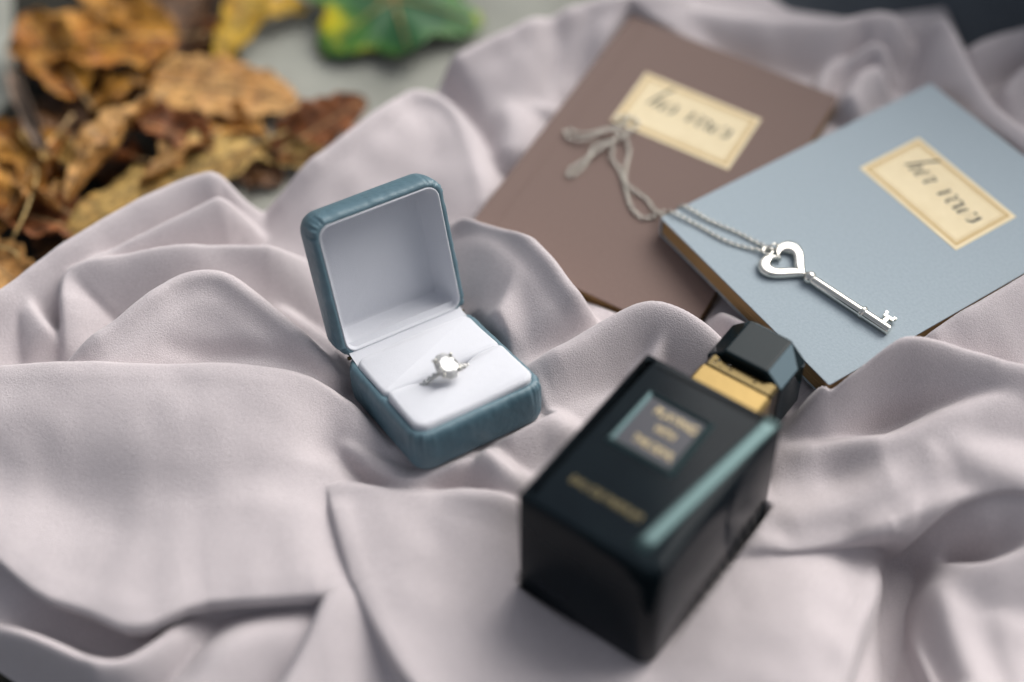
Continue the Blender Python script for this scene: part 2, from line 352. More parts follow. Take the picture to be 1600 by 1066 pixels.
GROOVES = [  # narrow creases: photograph points (x, y, depth), half width
 ([(280, 570, .1), (380, 575, .2), (470, 592, .2), (530, 610, .1)], .35),
 ([(300, 430, .0), (380, 450, .2), (450, 480, .2), (520, 530, .1)], .7),
 ([(535, 625, .1), (522, 660, .3), (512, 700, .35), (500, 740, .1)], .8),
 ([(530, 712, .2), (570, 735, .9), (610, 747, .8), (660, 752, .5), (740, 757, .3)], .5),
 ([(655, 128, .3), (700, 162, .6), (735, 195, .4), (760, 260, .3), (770, 310, .2)], .5),
 ([(855, 60, .2), (868, 100, .5), (850, 160, .3)], .6),
 ([(915, 70, .2), (905, 110, .5), (895, 150, .2)], .7),
 ([(820, 560, .2), (870, 545, .5), (930, 525, .3), (980, 505, .1)], .55),
 ([(1225, 685, .5), (1330, 655, .8), (1420, 628, .9), (1500, 600, .5), (1540, 590, .2)], .9),
 ([(1215, 737, .3), (1290, 737, .6), (1370, 728, .1)], .8),
 ([(1190, 845, .1), (1245, 832, .25), (1300, 840, .1)], 1.0),
 ([(1390, 840, .6), (1420, 850, 1.2), (1440, 870, .8)], .9),
 ([(1432, 850, .6), (1436, 900, 1.0), (1442, 950, 1.0), (1458, 1010, 1.0), (1484, 1080, .9)], .35),
 ([(1416, 850, 1.0), (1412, 900, 1.3), (1408, 980, 1.0), (1408, 1090, .7)], .55),
 ([(1475, 838, .3), (1530, 856, .9), (1562, 848, .4)], .45),
 ([(1420, 55, .2), (1425, 95, .7), (1415, 130, .3)], .6),
 ([(1300, 150, .5), (1310, 120, .6), (1340, 85, .4)], .4),
]
# where the sheet ends: beyond this line it drops to the ground
EDGE = [(-400, 960), (-60, 965), (30, 1035), (120, 1085), (160, 1240), (2600, 1240), (2600, 300), (1760, 90), (1600, 78), (1520, 95), (1480, 22), (1440, 32), (1340, 55), (1240, 40), (1190, -5), (1150, -60), (1080, -60), (960, 55), (860, 75), (740, 125), (640, 195), (530, 275), (440, 335), (400, 350), (350, 322), (290, 335), (200, 378), (100, 440), (0, 505), (-400, 640)]

GX0, GX1, GY0, GY1, STEP = -25.0, 27.0, -18.5, 27.0, .085
xs = np.arange(GX0, GX1, STEP); ys = np.arange(GY0, GY1, STEP)
GXX, GYY = np.meshgrid(xs, ys); H = np.zeros_like(GXX); FL = np.zeros_like(GXX)
bp = np.array([at(a, b, z) for a, b, z in BASE])
num = np.zeros_like(GXX); den = np.zeros_like(GXX)
for x, y, z in bp:
    wgt = np.exp(-((GXX - x) ** 2 + (GYY - y) ** 2) / (2 * 1.7 ** 2)) + 1e-4 / (1 + (GXX - x) ** 2 + (GYY - y) ** 2)
    num += wgt * z; den += wgt
basez = num / den
def sample(A, x, y):
    i = np.clip((np.asarray(y) - GY0) / STEP, 0, A.shape[0] - 1).astype(int); j = np.clip((np.asarray(x) - GX0) / STEP, 0, A.shape[1] - 1).astype(int)
    return A[i, j]
def to_world(pts):
    out = []
    for px, py, h in pts:
        z = .5 + h
        for _ in range(4):
            p = at(px, py, z); z = float(sample(basez, p[0], p[1])) + h
        out.append((p[0], p[1], h))
    return out
def dist_poly(P, pad):
    """signed distance to a polyline (positive on its left), height carried along it, on a window of the grid"""
    j0 = max(int((P[:, 0].min() - pad - GX0) / STEP), 0); j1 = min(int((P[:, 0].max() + pad - GX0) / STEP) + 1, len(xs))
    i0 = max(int((P[:, 1].min() - pad - GY0) / STEP), 0); i1 = min(int((P[:, 1].max() + pad - GY0) / STEP) + 1, len(ys))
    if j1 <= j0 or i1 <= i0: return None
    X = GXX[i0:i1, j0:j1]; Y = GYY[i0:i1, j0:j1]
    D = np.full(X.shape, 1e9); SD = np.zeros_like(X); HV = np.zeros_like(X)
    for a, b in zip(P[:-1], P[1:]):
        d = b[:2] - a[:2]; l2 = d @ d + 1e-12
        t = np.clip(((X - a[0]) * d[0] + (Y - a[1]) * d[1]) / l2, 0, 1)
        qx = X - a[0] - t * d[0]; qy = Y - a[1] - t * d[1]; q = qx * qx + qy * qy
        m = q < D
        D = np.where(m, q, D); SD = np.where(m, np.sign(d[0] * (Y - a[1]) - d[1] * (X - a[0])), SD); HV = np.where(m, a[2] + (b[2] - a[2]) * t, HV)
    return (i0, i1, j0, j1), np.sqrt(D) * SD, HV
def smax(a, b, k):
    h = np.maximum(k - np.abs(a - b), 0) / k
    return np.maximum(a, b) + h * h * k / 4 * np.clip(np.minimum(a, b) / k, 0, 1)
DX = np.zeros_like(H); DY = np.zeros_like(H); DMASK = np.ones_like(H)
def side(u, w):
    bell = (1 - u * u) ** 2
    e = .22 / w ** .5; tent = 1 - (np.sqrt(u * u + e * e) - e) / (math.sqrt(1 + e * e) - e)
    k = min(max((w - .7) / 1.5, 0), 1) * .75
    return bell * (1 - k) + tent * k
for fold in FOLDS:
    pts, wl, wr = fold[:3]; ov = fold[3] if len(fold) > 3 else 0       # ov > 0: the right side hangs over, ov < 0: the left side
    P = spline(to_world(pts), 30)
    q_ = np.linspace(0, 1, len(P))
    if 0 < pts[0][0] < 1600 and 0 < pts[0][1] < 1066: P[:, 2] *= np.clip(q_ / .16, 0, 1) ** .6
    if 0 < pts[-1][0] < 1600 and 0 < pts[-1][1] < 1066: P[:, 2] *= np.clip((1 - q_) / .16, 0, 1) ** .6
    T_ = np.gradient(P[:, :2], axis=0); T_ /= np.linalg.norm(T_, axis=1)[:, None] + 1e-9; NR = np.stack([T_[:, 1], -T_[:, 0]], 1)
    P[:, :2] -= NR * ov
    r = dist_poly(P, max(wl, wr) + .5)
    if r is None: continue
    (i0, i1, j0, j1), sd, hv = r
    ul = np.clip(sd / wl, 0, 1); ur = np.clip(-sd / wr, 0, 1)
    g = hv * np.where(sd > 0, side(ul, wl), side(ur, wr))
    if max(wl, wr) > 3:                                                # broad flanks hang evenly
        b_ = g.copy()
        for _ in range(220): b_[1:-1, 1:-1] = .5 * b_[1:-1, 1:-1] + .125 * (b_[2:, 1:-1] + b_[:-2, 1:-1] + b_[1:-1, 2:] + b_[1:-1, :-2])
        uw = np.where(sd > 0, ul if wl > 3 else 0, ur if wr > 3 else 0); m_ = np.clip((uw - .08) / .15, 0, 1)
        g = g * (1 - m_) + b_ * m_
    if ov:
        wo_ = 1.4 + abs(ov); f = np.where((sd > 0) == (ov > 0), np.clip(1 - (sd / wo_) ** 2, 0, 1) ** 2, np.clip(1 - (sd / (wr if ov > 0 else wl)) ** 2, 0, 1) ** 2) * np.clip(hv / P[:, 2].max(), 0, 1)
        gy_, gx_ = np.gradient(sd); nn = np.sqrt(gx_ ** 2 + gy_ ** 2) + 1e-9
        mnx = np.clip(-gx_ / nn, -1, 1); mny = np.clip(-gy_ / nn, -1, 1)
        for _ in range(6):
            mnx[1:-1, 1:-1] = .2 * (mnx[1:-1, 1:-1] + mnx[2:, 1:-1] + mnx[:-2, 1:-1] + mnx[1:-1, 2:] + mnx[1:-1, :-2]); mny[1:-1, 1:-1] = .2 * (mny[1:-1, 1:-1] + mny[2:, 1:-1] + mny[:-2, 1:-1] + mny[1:-1, 2:] + mny[1:-1, :-2])
        DX[i0:i1, j0:j1] += f * mnx * ov; DY[i0:i1, j0:j1] += f * mny * ov
    FL[i0:i1, j0:j1] = smax(FL[i0:i1, j0:j1], g, .22)
for pts, wd in GROOVES:
    P = spline(to_world([(a, b, h * 0 + .3) for a, b, h in pts]), 22); hh = spline([(i, 0, p[2]) for i, p in enumerate(pts)], 22)[:, 2]; P[:, 2] = hh
    r = dist_poly(P, wd * 2.2)
    if r is None: continue
    (i0, i1, j0, j1), sd, hv = r
    FL[i0:i1, j0:j1] -= hv * np.exp(-(sd / wd) ** 2)
# soft unevenness of the cloth itself
rs = np.random.RandomState(3)
nz = np.zeros_like(GXX)
for k in range(46):
    lam = math.exp(rs.uniform(math.log(1.1), math.log(6))); th = rs.uniform(0, math.pi); ph = rs.uniform(0, 6.28)
    wx = GXX + .6 * np.sin(GYY / 2.1 + ph); wy = GYY + .6 * np.sin(GXX / 2.7 + 2 * ph)
    nz += .011 * lam ** .9 * np.sin((wx * math.cos(th) + wy * math.sin(th)) * 2 * math.pi / lam + ph) / 1.6
H = basez + FL * 1.25 + nz * .36
def inside(poly, X, Y):
    c = np.zeros(X.shape, bool); n = len(poly)
    for i in range(n):
        x1, y1 = poly[i][:2]; x2, y2 = poly[(i + 1) % n][:2]
        if y1 == y2: continue
        c ^= ((y1 > Y) != (y2 > Y)) & (X < (x2 - x1) * (Y - y1) / (y2 - y1) + x1)
    return c
ED = np.array([[*at(a, b, -1.0)[:2], 0] for a, b in EDGE]); EDc = np.vstack([ED, ED[:1]])
r = dist_poly(EDc, 60); ins = inside(ED, GXX, GYY)
edist = np.where(ins, np.abs(r[1]), -np.abs(r[1]))
tt = np.clip((edist + .9) / 1.8, 0, 1); tt = tt * tt * (3 - 2 * tt)
H = np.maximum(H, GZ + .15) * tt + (GZ - .5) * (1 - tt)
# the sheet passes under the things that lie on it
def seat(H, O, M, x0, x1, y0, y1, zb, soft=.5, gap=.02, lift=.25, wall=3.0):
    C = np.array([[x, y, zb] for x, y in ((x0, y0), (x1, y0), (x1, y1), (x0, y1))]) @ M.T + O
    n = M[:, 2]; zp = C[0, 2] - ((GXX - C[0, 0]) * n[0] + (GYY - C[0, 1]) * n[1]) / n[2]
    poly = [tuple(c[:2]) for c in C]
    P = np.vstack([np.c_[C[:, :2], np.zeros(4)], [[C[0, 0], C[0, 1], 0]]])
    D = dist_poly(P, 60)[1]; di = np.where(inside(poly, GXX, GYY), np.abs(D), -np.abs(D))
    global DMASK
    DMASK = np.minimum(DMASK, np.clip((-di - .1) / 1.2, 0, 1))
    top = np.where(di > -.05, zp - gap, zp - gap + (-.05 - di) * wall)        # may rise only outside
    H2 = np.where(di > -soft, np.minimum(H, np.maximum(top, -9)), H)
    s = np.clip((di - .15) / .9, 0, 1)
    return np.where(di > .1, np.maximum(H2, (zp - gap - lift) * s + H2 * (1 - s)), H2)
H = seat(H, O_box, M_box, 0, BA, 0, BB, -BH, .5)
H = seat(H, O_bot, M_bot, .03, BW * BK - .03, .03, BHT * BK - .03, -BT * BK, .06, wall=15)
H = seat(H, O_bot, M_bot, 1.1 * BK, 3.95 * BK, BHT * BK, 11.1 * BK, -4.0 * BK, .08, lift=2, wall=12)
H = seat(H, O_brn, M_brn, 0, NW, 0, NH, -NT, .4, wall=12)
H = seat(H, O_blu, M_blu, 0, NW, 0, NH, -NT, .4, lift=.5, wall=12)
# a little relaxing rounds the folds as the weight of the cloth would
K = H.copy()
for _ in range(3):
    K[1:-1, 1:-1] = .5 * K[1:-1, 1:-1] + .125 * (K[2:, 1:-1] + K[:-2, 1:-1] + K[1:-1, 2:] + K[1:-1, :-2])
H = K
ny, nx = H.shape
idx = np.arange(ny * nx).reshape(ny, nx)
Fq = np.stack([idx[:-1, :-1], idx[:-1, 1:], idx[1:, 1:], idx[1:, :-1]], -1)
hm = np.maximum.reduce([H[:-1, :-1], H[:-1, 1:], H[1:, 1:], H[1:, :-1]])
Fq = Fq[hm > GZ - .3].reshape(-1, 4)
used = np.zeros(ny * nx, bool); used[Fq.ravel()] = True; ren = np.cumsum(used) - 1
Vc = np.stack([(GXX + DX * DMASK).ravel(), (GYY + DY * DMASK).ravel(), H.ravel()], 1)[used] * S; Fq = ren[Fq]
me = bpy.data.meshes.new('draped_cloth')
me.vertices.add(len(Vc)); me.vertices.foreach_set('co', Vc.ravel().astype(np.float32))
me.loops.add(Fq.size); me.loops.foreach_set('vertex_index', Fq.ravel().astype(np.int32))
me.polygons.add(len(Fq)); me.polygons.foreach_set('loop_start', np.arange(0, Fq.size, 4, dtype=np.int32))
me.polygons.foreach_set('use_smooth', np.ones(len(Fq), bool)); me.update(); me.validate()
me.materials.append(M_cloth)
cloth = bpy.data.objects.new('draped_cloth', me); COL.objects.link(cloth)
tag(cloth, 'pale mauve crepe cloth lying in loose folds under the box, books and bottle', 'cloth')

# ------------------------------------------------------------------ ground
g = MB(); g.box(-150, 150, -150, 250, GZ - 4, GZ); tag(g.build('ground', M_soil, smooth=False), kind='structure')

# ------------------------------------------------------------------ paving and fallen leaves
def slab(poly, top, label_kind='structure'):
    P = [at(a, b, top)[:2] for a, b in poly]; m = MB(); n = len(P)
    V = [(x, y, GZ - 1) for x, y in P] + [(x, y, top - .06) for x, y in P]
    c = np.mean(P, axis=0); V += [(x + (c[0] - x) * .006, y + (c[1] - y) * .006, top) for x, y in P]
    m.add(V, [(j * n + i, j * n + (i + 1) % n, (j + 1) * n + (i + 1) % n, (j + 1) * n + i) for j in range(2) for i in range(n)] + [tuple(range(2 * n, 3 * n))])
    tag(m.build('paving', M_stone, smooth=False), kind='structure')
slab([(250, 420), (420, 180), (360, 60), (400, -250), (1500, -500), (1500, 300), (700, 420)], GZ + .12)
slab([(-900, 500), (-120, 420), (-30, 200), (22, 150), (16, -60), (40, -300), (-700, -300)], GZ + .12)

def leafmat(name, stops, vein):
    m = mat(name, stops[0], .6, spec=.3)
    _, r = noise_col(m, 55, [(.28 + .44 * i / (len(stops) - 1), c) for i, c in enumerate(stops)], 7, .68)
    uv = N(m, 'ShaderNodeUVMap'); sp = N(m, 'ShaderNodeSeparateXYZ'); L(m, uv.outputs[0], sp.inputs[0])
    ab = N(m, 'ShaderNodeMath', P_operation='ABSOLUTE'); L(m, sp.outputs[1], ab.inputs[0])
    mu = N(m, 'ShaderNodeMath', P_operation='MULTIPLY_ADD'); L(m, ab.outputs[0], mu.inputs[0]); mu.inputs[1].default_value = -.42; L(m, sp.outputs[0], mu.inputs[2])
    sc1 = N(m, 'ShaderNodeMath', P_operation='MULTIPLY'); L(m, mu.outputs[0], sc1.inputs[0]); sc1.inputs[1].default_value = 9
    fr = N(m, 'ShaderNodeMath', P_operation='PINGPONG'); L(m, sc1.outputs[0], fr.inputs[0]); fr.inputs[1].default_value = .5
    lt = N(m, 'ShaderNodeMapRange'); L(m, fr.outputs[0], lt.inputs[0]); lt.inputs[1].default_value = .0; lt.inputs[2].default_value = .10; lt.inputs[3].default_value = 1; lt.inputs[4].default_value = 0
    mx = N(m, 'ShaderNodeMix', P_data_type='RGBA'); L(m, lt.outputs[0], mx.inputs[0]); L(m, r.outputs[0], mx.inputs[6]); mx.inputs[7].default_value = (*vein, 1)
    n4 = N(m, 'ShaderNodeTexNoise', Scale=210, Detail=5, Roughness=.7); L(m, coords(m), n4.inputs['Vector'])
    mr = N(m, 'ShaderNodeMapRange'); L(m, n4.outputs[0], mr.inputs[0]); mr.inputs[1].default_value = .40; mr.inputs[2].default_value = .62; mr.inputs[3].default_value = .32; mr.inputs[4].default_value = 1.05
    m2 = N(m, 'ShaderNodeMix', P_data_type='RGBA', P_blend_type='MULTIPLY'); m2.inputs[0].default_value = 1; L(m, mx.outputs[2], m2.inputs[6]); L(m, mr.outputs[0], m2.inputs[7])
    L(m, m2.outputs[2], bsdf(m).inputs['Base Color'])
    bump(m, lt.outputs[0], .5, .0015)
    return m
LM = {
 'orange': leafmat('orange_brown_leaf', [(.09, .028, .009), (.40, .13, .016), (.58, .27, .03), (.20, .07, .015)], (.48, .25, .07)),
 'tan': leafmat('tan_leaf', [(.28, .11, .025), (.52, .24, .06), (.64, .35, .11), (.42, .18, .05)], (.58, .38, .18)),
 'yellow': leafmat('yellow_leaf', [(.50, .27, .015), (.62, .38, .02), (.46, .22, .02)], (.62, .44, .10)),
 'olive': leafmat('olive_yellow_leaf', [(.16, .085, .025), (.38, .21, .05), (.55, .36, .11), (.22, .13, .04)], (.52, .36, .14)),
 'red': leafmat('red_brown_leaf', [(.07, .022, .010), (.20, .065, .020), (.30, .10, .03), (.12, .04, .016)], (.32, .15, .05)),
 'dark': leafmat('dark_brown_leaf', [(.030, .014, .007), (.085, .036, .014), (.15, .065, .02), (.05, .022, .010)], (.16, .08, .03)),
 'grey': leafmat('grey_brown_leaf', [(.14, .09, .06), (.26, .18, .13), (.18, .12, .08)], (.30, .22, .16)),
}
gm = leafmat('green_yellow_leaf', [(.025, .085, .022), (.04, .12, .02), (.24, .30, .02), (.60, .50, .02)], (.30, .34, .04)); LM['green'] = gm
def leaf(label, b, t, width, pal, cup=.3, bend=.3, wave=.25, tilt=0, seed=0, shape=.45, group='fallen autumn leaves', curl=0):
    rr = np.random.RandomState(seed + 11)
    B = at(*b); T = at(*t); X = T - B; Ln = np.linalg.norm(X); X = X / Ln
    Y = np.cross([0, 0, 1], X); Y /= np.linalg.norm(Y); Z = np.cross(X, Y)
    c, s = math.cos(R_(tilt)), math.sin(R_(tilt)); Y, Z = Y * c + Z * s, Z * c - Y * s
    Mx = np.stack([X, Y, Z], 1)
    o = thing('fallen_leaf', label, 'leaf', B, Mx, group)
    nu, nv = 44, 20; wave = wave * 1.35; ph = rr.uniform(0, 6.28, 6)
    def P(u, v):
        prof = max(0, (u ** shape) * ((1 - u) ** .62)) * 1.62
        ed = 1 + .07 * math.sin(u * 40 + ph[0]) + .06 * math.sin(u * 17 + ph[1] + (2 if v > 0 else 0))
        y = v * width * .5 * prof * ed
        z = cup * width * .5 * v * v * prof + bend * Ln * (.25 - (u - .5) ** 2) + wave * (.6 * math.sin(u * 9 + ph[2] + 1.4 * v) * abs(v) + .42 * math.sin(u * 21 + ph[3] - 2 * v) * v * v + .16 * math.sin(u * 37 + 5 * v + ph[1]) * abs(v) + .25 * math.sin(5 * v + ph[4] + 4 * u)) * prof * .8
        z += .04 * math.cos(math.pi * 2 * (u - abs(v) * .42) * 9) * prof
        if curl: z += curl * max(0, u - .6) ** 2 * 6 * Ln * .2
        return (u * Ln, y, z)
    V = []; UV = []
    for i in range(nu + 1):
        for j in range(nv + 1):
            u = i / nu; v = -1 + 2 * j / nv; V.append(P(u, v)); UV.append((u, v))
    F = [(i * (nv + 1) + j, (i + 1) * (nv + 1) + j, (i + 1) * (nv + 1) + j + 1, i * (nv + 1) + j + 1) for i in range(nu) for j in range(nv)]
    bl = obj('blade', V, F, LM[pal], o, recalc=False, uv=UV)
    so = bl.modifiers.new('thickness', 'SOLIDIFY'); so.thickness = .0003
    m = MB(); Pm = [np.array(P(u, 0)) + [0, 0, .03] for u in np.linspace(0, .97, 18)]
    Pm = [np.array([-.16 * Ln, .05 * Ln * math.sin(ph[5]), .02]), np.array([-.07 * Ln, .02 * Ln * math.sin(ph[5]), .02])] + Pm
    m.tube(Pm, list(np.linspace(.07, .02, len(Pm))), 6); m.build('midrib', LM['tan'] if pal in ('orange', 'red') else LM[pal], o)
    return o
ZL = GZ
leaf('big orange brown leaf with mottled patches at the back of the pile', (280, 60, ZL + 1.4), (10, 75, ZL + 1.3), 5.2, 'orange', .15, .08, .5, 0, 1)
leaf('long yellow leaf standing between the orange leaf and the green one', (412, -50, ZL + 1.6), (338, 108, ZL + .6), 2.2, 'yellow', .5, .1, .15, -25, 2)
leaf('broad smooth tan leaf lying flat on the grey paving', (235, 128, ZL + 1.3), (470, 162, ZL + .5), 4.3, 'tan', .12, .10, .12, 0, 3, .4)
leaf('red brown leaf by the edge of the cloth behind the lid', (430, 245, ZL + .5), (572, 155, ZL + 1.0), 2.7, 'red', .5, .12, .2, 20, 5)
leaf('narrow yellow leaf under the red brown leaf beside the cloth', (385, 232, ZL + .4), (535, 262, ZL + .5), 1.7, 'olive', .4, .1, .2, 10, 6)
leaf('crumpled tan leaf standing on edge in the middle of the pile', (245, 160, ZL + 2.0), (105, 318, ZL + 1.6), 2.6, 'tan', .9, .06, .35, 35, 7)
leaf('large olive yellow leaf right behind the cloth folds', (400, 225, ZL + 1.1), (100, 375, ZL + 1.2), 4.4, 'olive', .15, .10, .4, 10, 8, .4)
leaf('reddish leaf tucked between the tan and olive leaves', (195, 190, ZL + 1.2), (335, 238, ZL + 1.2), 3.0, 'red', .6, .1, .4, -15, 9)
leaf('dark brown curled leaf over the lower left of the pile', (95, 205, ZL + 1.4), (-10, 370, ZL + .9), 3.6, 'orange', .5, .1, .5, 10, 10)
leaf('thin grey brown leaf curling upright at the left of the pile', (18, 110, ZL + 1.8), (80, 258, ZL + 1.4), .9, 'grey', .8, .08, .1, 20, 11)
leaf('small tan leaf lowest at the left edge beside the cloth', (-40, 392, ZL + .8), (60, 470, ZL + .4), 2.8, 'tan', .3, .1, .3, 0, 12)
leaf('deep brown leaf between the big orange leaf and the yellow one', (330, -40, ZL + 1.2), (275, 105, ZL + .8), 3.0, 'dark', .5, .1, .4, 10, 13)
leaf('small orange yellow leaf at the top beside the green leaf', (480, 8, ZL + .5), (388, 30, ZL + .8), 2.0, 'yellow', .4, .1, .2, 0, 14)
leaf('rust coloured leaf near the cloth at the lower left', (150, 372, ZL + .8), (-15, 330, ZL + .9), 2.8, 'red', .5, .12, .5, 10, 15)
leaf('orange leaf overlapping the left paving stone', (130, 150, ZL + 1.2), (40, 20, ZL + 1.6), 3.2, 'orange', .4, .1, .5, -15, 16)
leaf('pale olive leaf hanging over the dark gap at the far left', (110, 262, ZL + 1.5), (20, 210, ZL + .9), 1.8, 'olive', .7, .1, .4, 25, 17)
leaf('light tan leaf end showing just above the cloth crest', (300, 262, ZL + 1.0), (190, 330, ZL + 1.0), 2.2, 'olive', .4, .1, .3, 0, 18)
for i, (lab, b_, t_, w_, pal, tl) in enumerate((
  ('brown leaf half hidden below the big orange leaf', (250, 120, ZL + .9), (140, 175, ZL + .7), 2.6, 'orange', 15),
  ('torn orange leaf at the far left under the grey curled leaf', (-30, 200, ZL + .9), (90, 300, ZL + .8), 3.0, 'orange', -20),
  ('curled rust leaf beside the crumpled tan leaf', (215, 250, ZL + 1.3), (120, 240, ZL + 1.0), 2.2, 'red', 30),
  ('tan leaf edge sticking up above the dark gap at left', (100, 330, ZL + 1.3), (20, 290, ZL + 1.2), 1.9, 'tan', 40),
  ('orange leaf tip in the top corner of the pile', (150, -30, ZL + 1.4), (230, 50, ZL + 1.3), 3.4, 'orange', 12),
  ('mottled brown leaf right below the broad tan leaf', (300, 190, ZL + .9), (420, 215, ZL + .6), 2.3, 'orange', -10),
  ('thin tan leaf lying across the olive leaf', (330, 215, ZL + 1.5), (215, 290, ZL + 1.5), 1.3, 'tan', 25),
  ('dark curled leaf beside the yellow leaf at the top', (345, 30, ZL + .9), (300, 95, ZL + .8), 2.4, 'red', 30),
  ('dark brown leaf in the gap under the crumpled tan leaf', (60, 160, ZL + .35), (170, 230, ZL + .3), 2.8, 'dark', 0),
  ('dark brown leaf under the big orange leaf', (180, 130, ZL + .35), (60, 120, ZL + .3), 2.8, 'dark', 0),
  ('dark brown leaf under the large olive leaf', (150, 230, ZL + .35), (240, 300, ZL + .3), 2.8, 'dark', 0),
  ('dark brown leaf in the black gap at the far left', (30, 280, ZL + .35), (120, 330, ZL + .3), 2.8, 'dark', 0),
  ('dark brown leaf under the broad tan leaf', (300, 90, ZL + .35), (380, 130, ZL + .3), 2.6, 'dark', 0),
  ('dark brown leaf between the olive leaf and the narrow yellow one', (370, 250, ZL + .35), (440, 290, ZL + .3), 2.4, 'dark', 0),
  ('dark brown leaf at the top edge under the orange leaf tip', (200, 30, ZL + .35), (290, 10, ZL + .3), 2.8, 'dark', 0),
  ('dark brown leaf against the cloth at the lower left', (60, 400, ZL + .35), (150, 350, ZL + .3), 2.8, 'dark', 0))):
    leaf(lab, b_, t_, w_, pal, .5 if tl else .3, .1, .45, tl, 30 + i)
# the lobed green and yellow leaf
def lobed():
    O = at(615, 4, ZL + .9); dirn = at(645, 110, ZL + .6) - O; dirn[2] = 0; dirn /= np.linalg.norm(dirn)
    Mx = np.stack([dirn, np.cross([0, 0, 1], dirn), [0, 0, 1]], 1)
    o = thing('fallen_leaf', 'lobed green leaf with bright yellow edges on the paving', 'leaf', O, Mx, 'fallen autumn leaves')
    lob = [(0, 1.9, .5), (58, 2.7, .5), (-58, 2.7, .5), (118, 3.0, .4), (-118, 3.0, .4), (180, 2.6, .4)]
    na, nr = 120, 12; V = [(0, 0, .25)]; UV = [(0, 0)]
    col = []
    for k in range(1, nr + 1):
        for i in range(na):
            th = 360 * i / na - 180
            r = 2.5 + max(l * math.exp(-(((th - a + 180) % 360 - 180) / (w_ * 57)) ** 2) for a, l, w_ in lob) * .62
            r *= (1 + .035 * math.sin(i * 1.9)); f = k / nr
            V.append((r * f * math.cos(R_(th)), r * f * math.sin(R_(th)), .25 + .35 * math.sin(R_(th) * 3 + 1) * f * f + .15 * math.sin(R_(th) * 7) * f - .3 * f * f)); UV.append((f, th / 180))
    F = [(0, 1 + i, 1 + (i + 1) % na) for i in range(na)] + [(1 + (k - 1) * na + i, 1 + k * na + i, 1 + k * na + (i + 1) % na, 1 + (k - 1) * na + (i + 1) % na) for k in range(1, nr) for i in range(na)]
    m = mat('green_leaf_yellow_rim', (.05, .14, .03), .5, spec=.3)
    n = N(m, 'ShaderNodeTexNoise', Scale=26, Detail=4, Distortion=.6); L(m, coords(m), n.inputs['Vector'])
    uv = N(m, 'ShaderNodeUVMap'); sp = N(m, 'ShaderNodeSeparateXYZ'); L(m, uv.outputs[0], sp.inputs[0])
    ad = N(m, 'ShaderNodeMath', P_operation='MULTIPLY_ADD'); L(m, n.outputs[0], ad.inputs[0]); ad.inputs[1].default_value = 2.0; fm = N(m, 'ShaderNodeMath', P_operation='MULTIPLY'); fm.inputs[1].default_value = .62; L(m, sp.outputs[0], fm.inputs[0]); L(m, fm.outputs[0], ad.inputs[2])
    r = N(m, 'ShaderNodeValToRGB'); e = r.color_ramp.elements
    e[0].position = .66; e[0].color = (.014, .075, .022, 1); e[1].position = 1.0; e[1].color = (.60, .42, .012, 1)
    for p, c in ((.80, (.05, .15, .02, 1)), (.90, (.48, .44, .012, 1))): e.new(p).color = c
    dv = N(m, 'ShaderNodeMath', P_operation='MULTIPLY'); L(m, ad.outputs[0], dv.inputs[0]); dv.inputs[1].default_value = .50
    L(m, dv.outputs[0], r.inputs[0]); L(m, r.outputs[0], bsdf(m).inputs['Base Color'])
    bl = obj('blade', V, F, m, o, recalc=False, uv=UV); so = bl.modifiers.new('thickness', 'SOLIDIFY'); so.thickness = .0003
    for a, l, w_ in lob:
        mm = MB(); P = [(f * (2.5 + l * .6) * math.cos(R_(a)), f * (2.5 + l * .6) * math.sin(R_(a)), .30 + .35 * math.sin(R_(a) * 3 + 1) * f * f + .15 * math.sin(R_(a) * 7) * f - .3 * f * f) for f in np.linspace(0, .95, 12)]
        mm.tube(P, list(np.linspace(.06, .02, 12)), 6); mm.build('vein', LM['olive'], o)
    mm = MB(); mm.tube([(0, 0, .28), (-2, .4, .4), (-4, 1.2, .1)], [.07, .06, .07], 6); mm.build('stalk', LM['yellow'], o)
lobed()
# a few dry stalks
for k, (pts, lab) in enumerate((([(20, 372, ZL + 1.6), (40, 330, ZL + 2.0), (58, 275, ZL + 1.9), (52, 262, ZL + 1.7)], 'thin straw coloured stalk standing up in the leaf pile'),
                               ([(-20, 384, ZL + 1.3), (10, 388, ZL + 1.6), (26, 398, ZL + 1.5), (30, 412, ZL + 1.0)], 'short yellow stalk bent over beside the cloth at the left'))):
    P = spline([at(*p) for p in pts], 24); m = MB(); m.tube([p - P[0] for p in P], [.06] * 24, 6)
    t_ = thing('dry_stalk', lab, 'stalk', P[0], np.eye(3), 'dry stalks in the leaf pile'); m.build('stem', LM['olive'], t_)

# ------------------------------------------------------------------ dark garment behind the cloth, upper right, with unseen heap added for shade
gx = np.arange(6, 60, .35); gy = np.arange(11, 50, .35); A, B2 = np.meshgrid(gx, gy)
bx, by = at(1350, 10, -.5)[:2]; ex, ey = at(1560, 60, -.5)[:2]
tdir = np.array([ex - bx, ey - by]); tdir /= np.linalg.norm(tdir); nrm_ = np.array([-tdir[1], tdir[0]])
dd = (A - bx) * nrm_[0] + (B2 - by) * nrm_[1]; al = (A - bx) * tdir[0] + (B2 - by) * tdir[1]
Hd = -1.6 + .45 * np.clip(dd + 3, 0, 6) + 16.0 * (1 - np.exp(-(np.clip(dd - 2.0 + .4 * np.clip(al - 5, 0, 9), 0, 99) / 3.6) ** 2)) * np.clip((al + 7) / 9, 0, 1) ** 1.5  # tall rise out of view, added to block sun and sky
Hd += .4 * np.sin(al / 1.7 + .8 * np.sin(dd / 3)) * np.clip(dd / 4, .3, 1) + .2 * np.sin(al / .8 + dd * .6 + 1)
keep = np.clip((al + 9) / 3, 0, 1) * np.clip((dd + 5) / 2, 0, 1); Hd = Hd * keep + (GZ - .6) * (1 - keep)
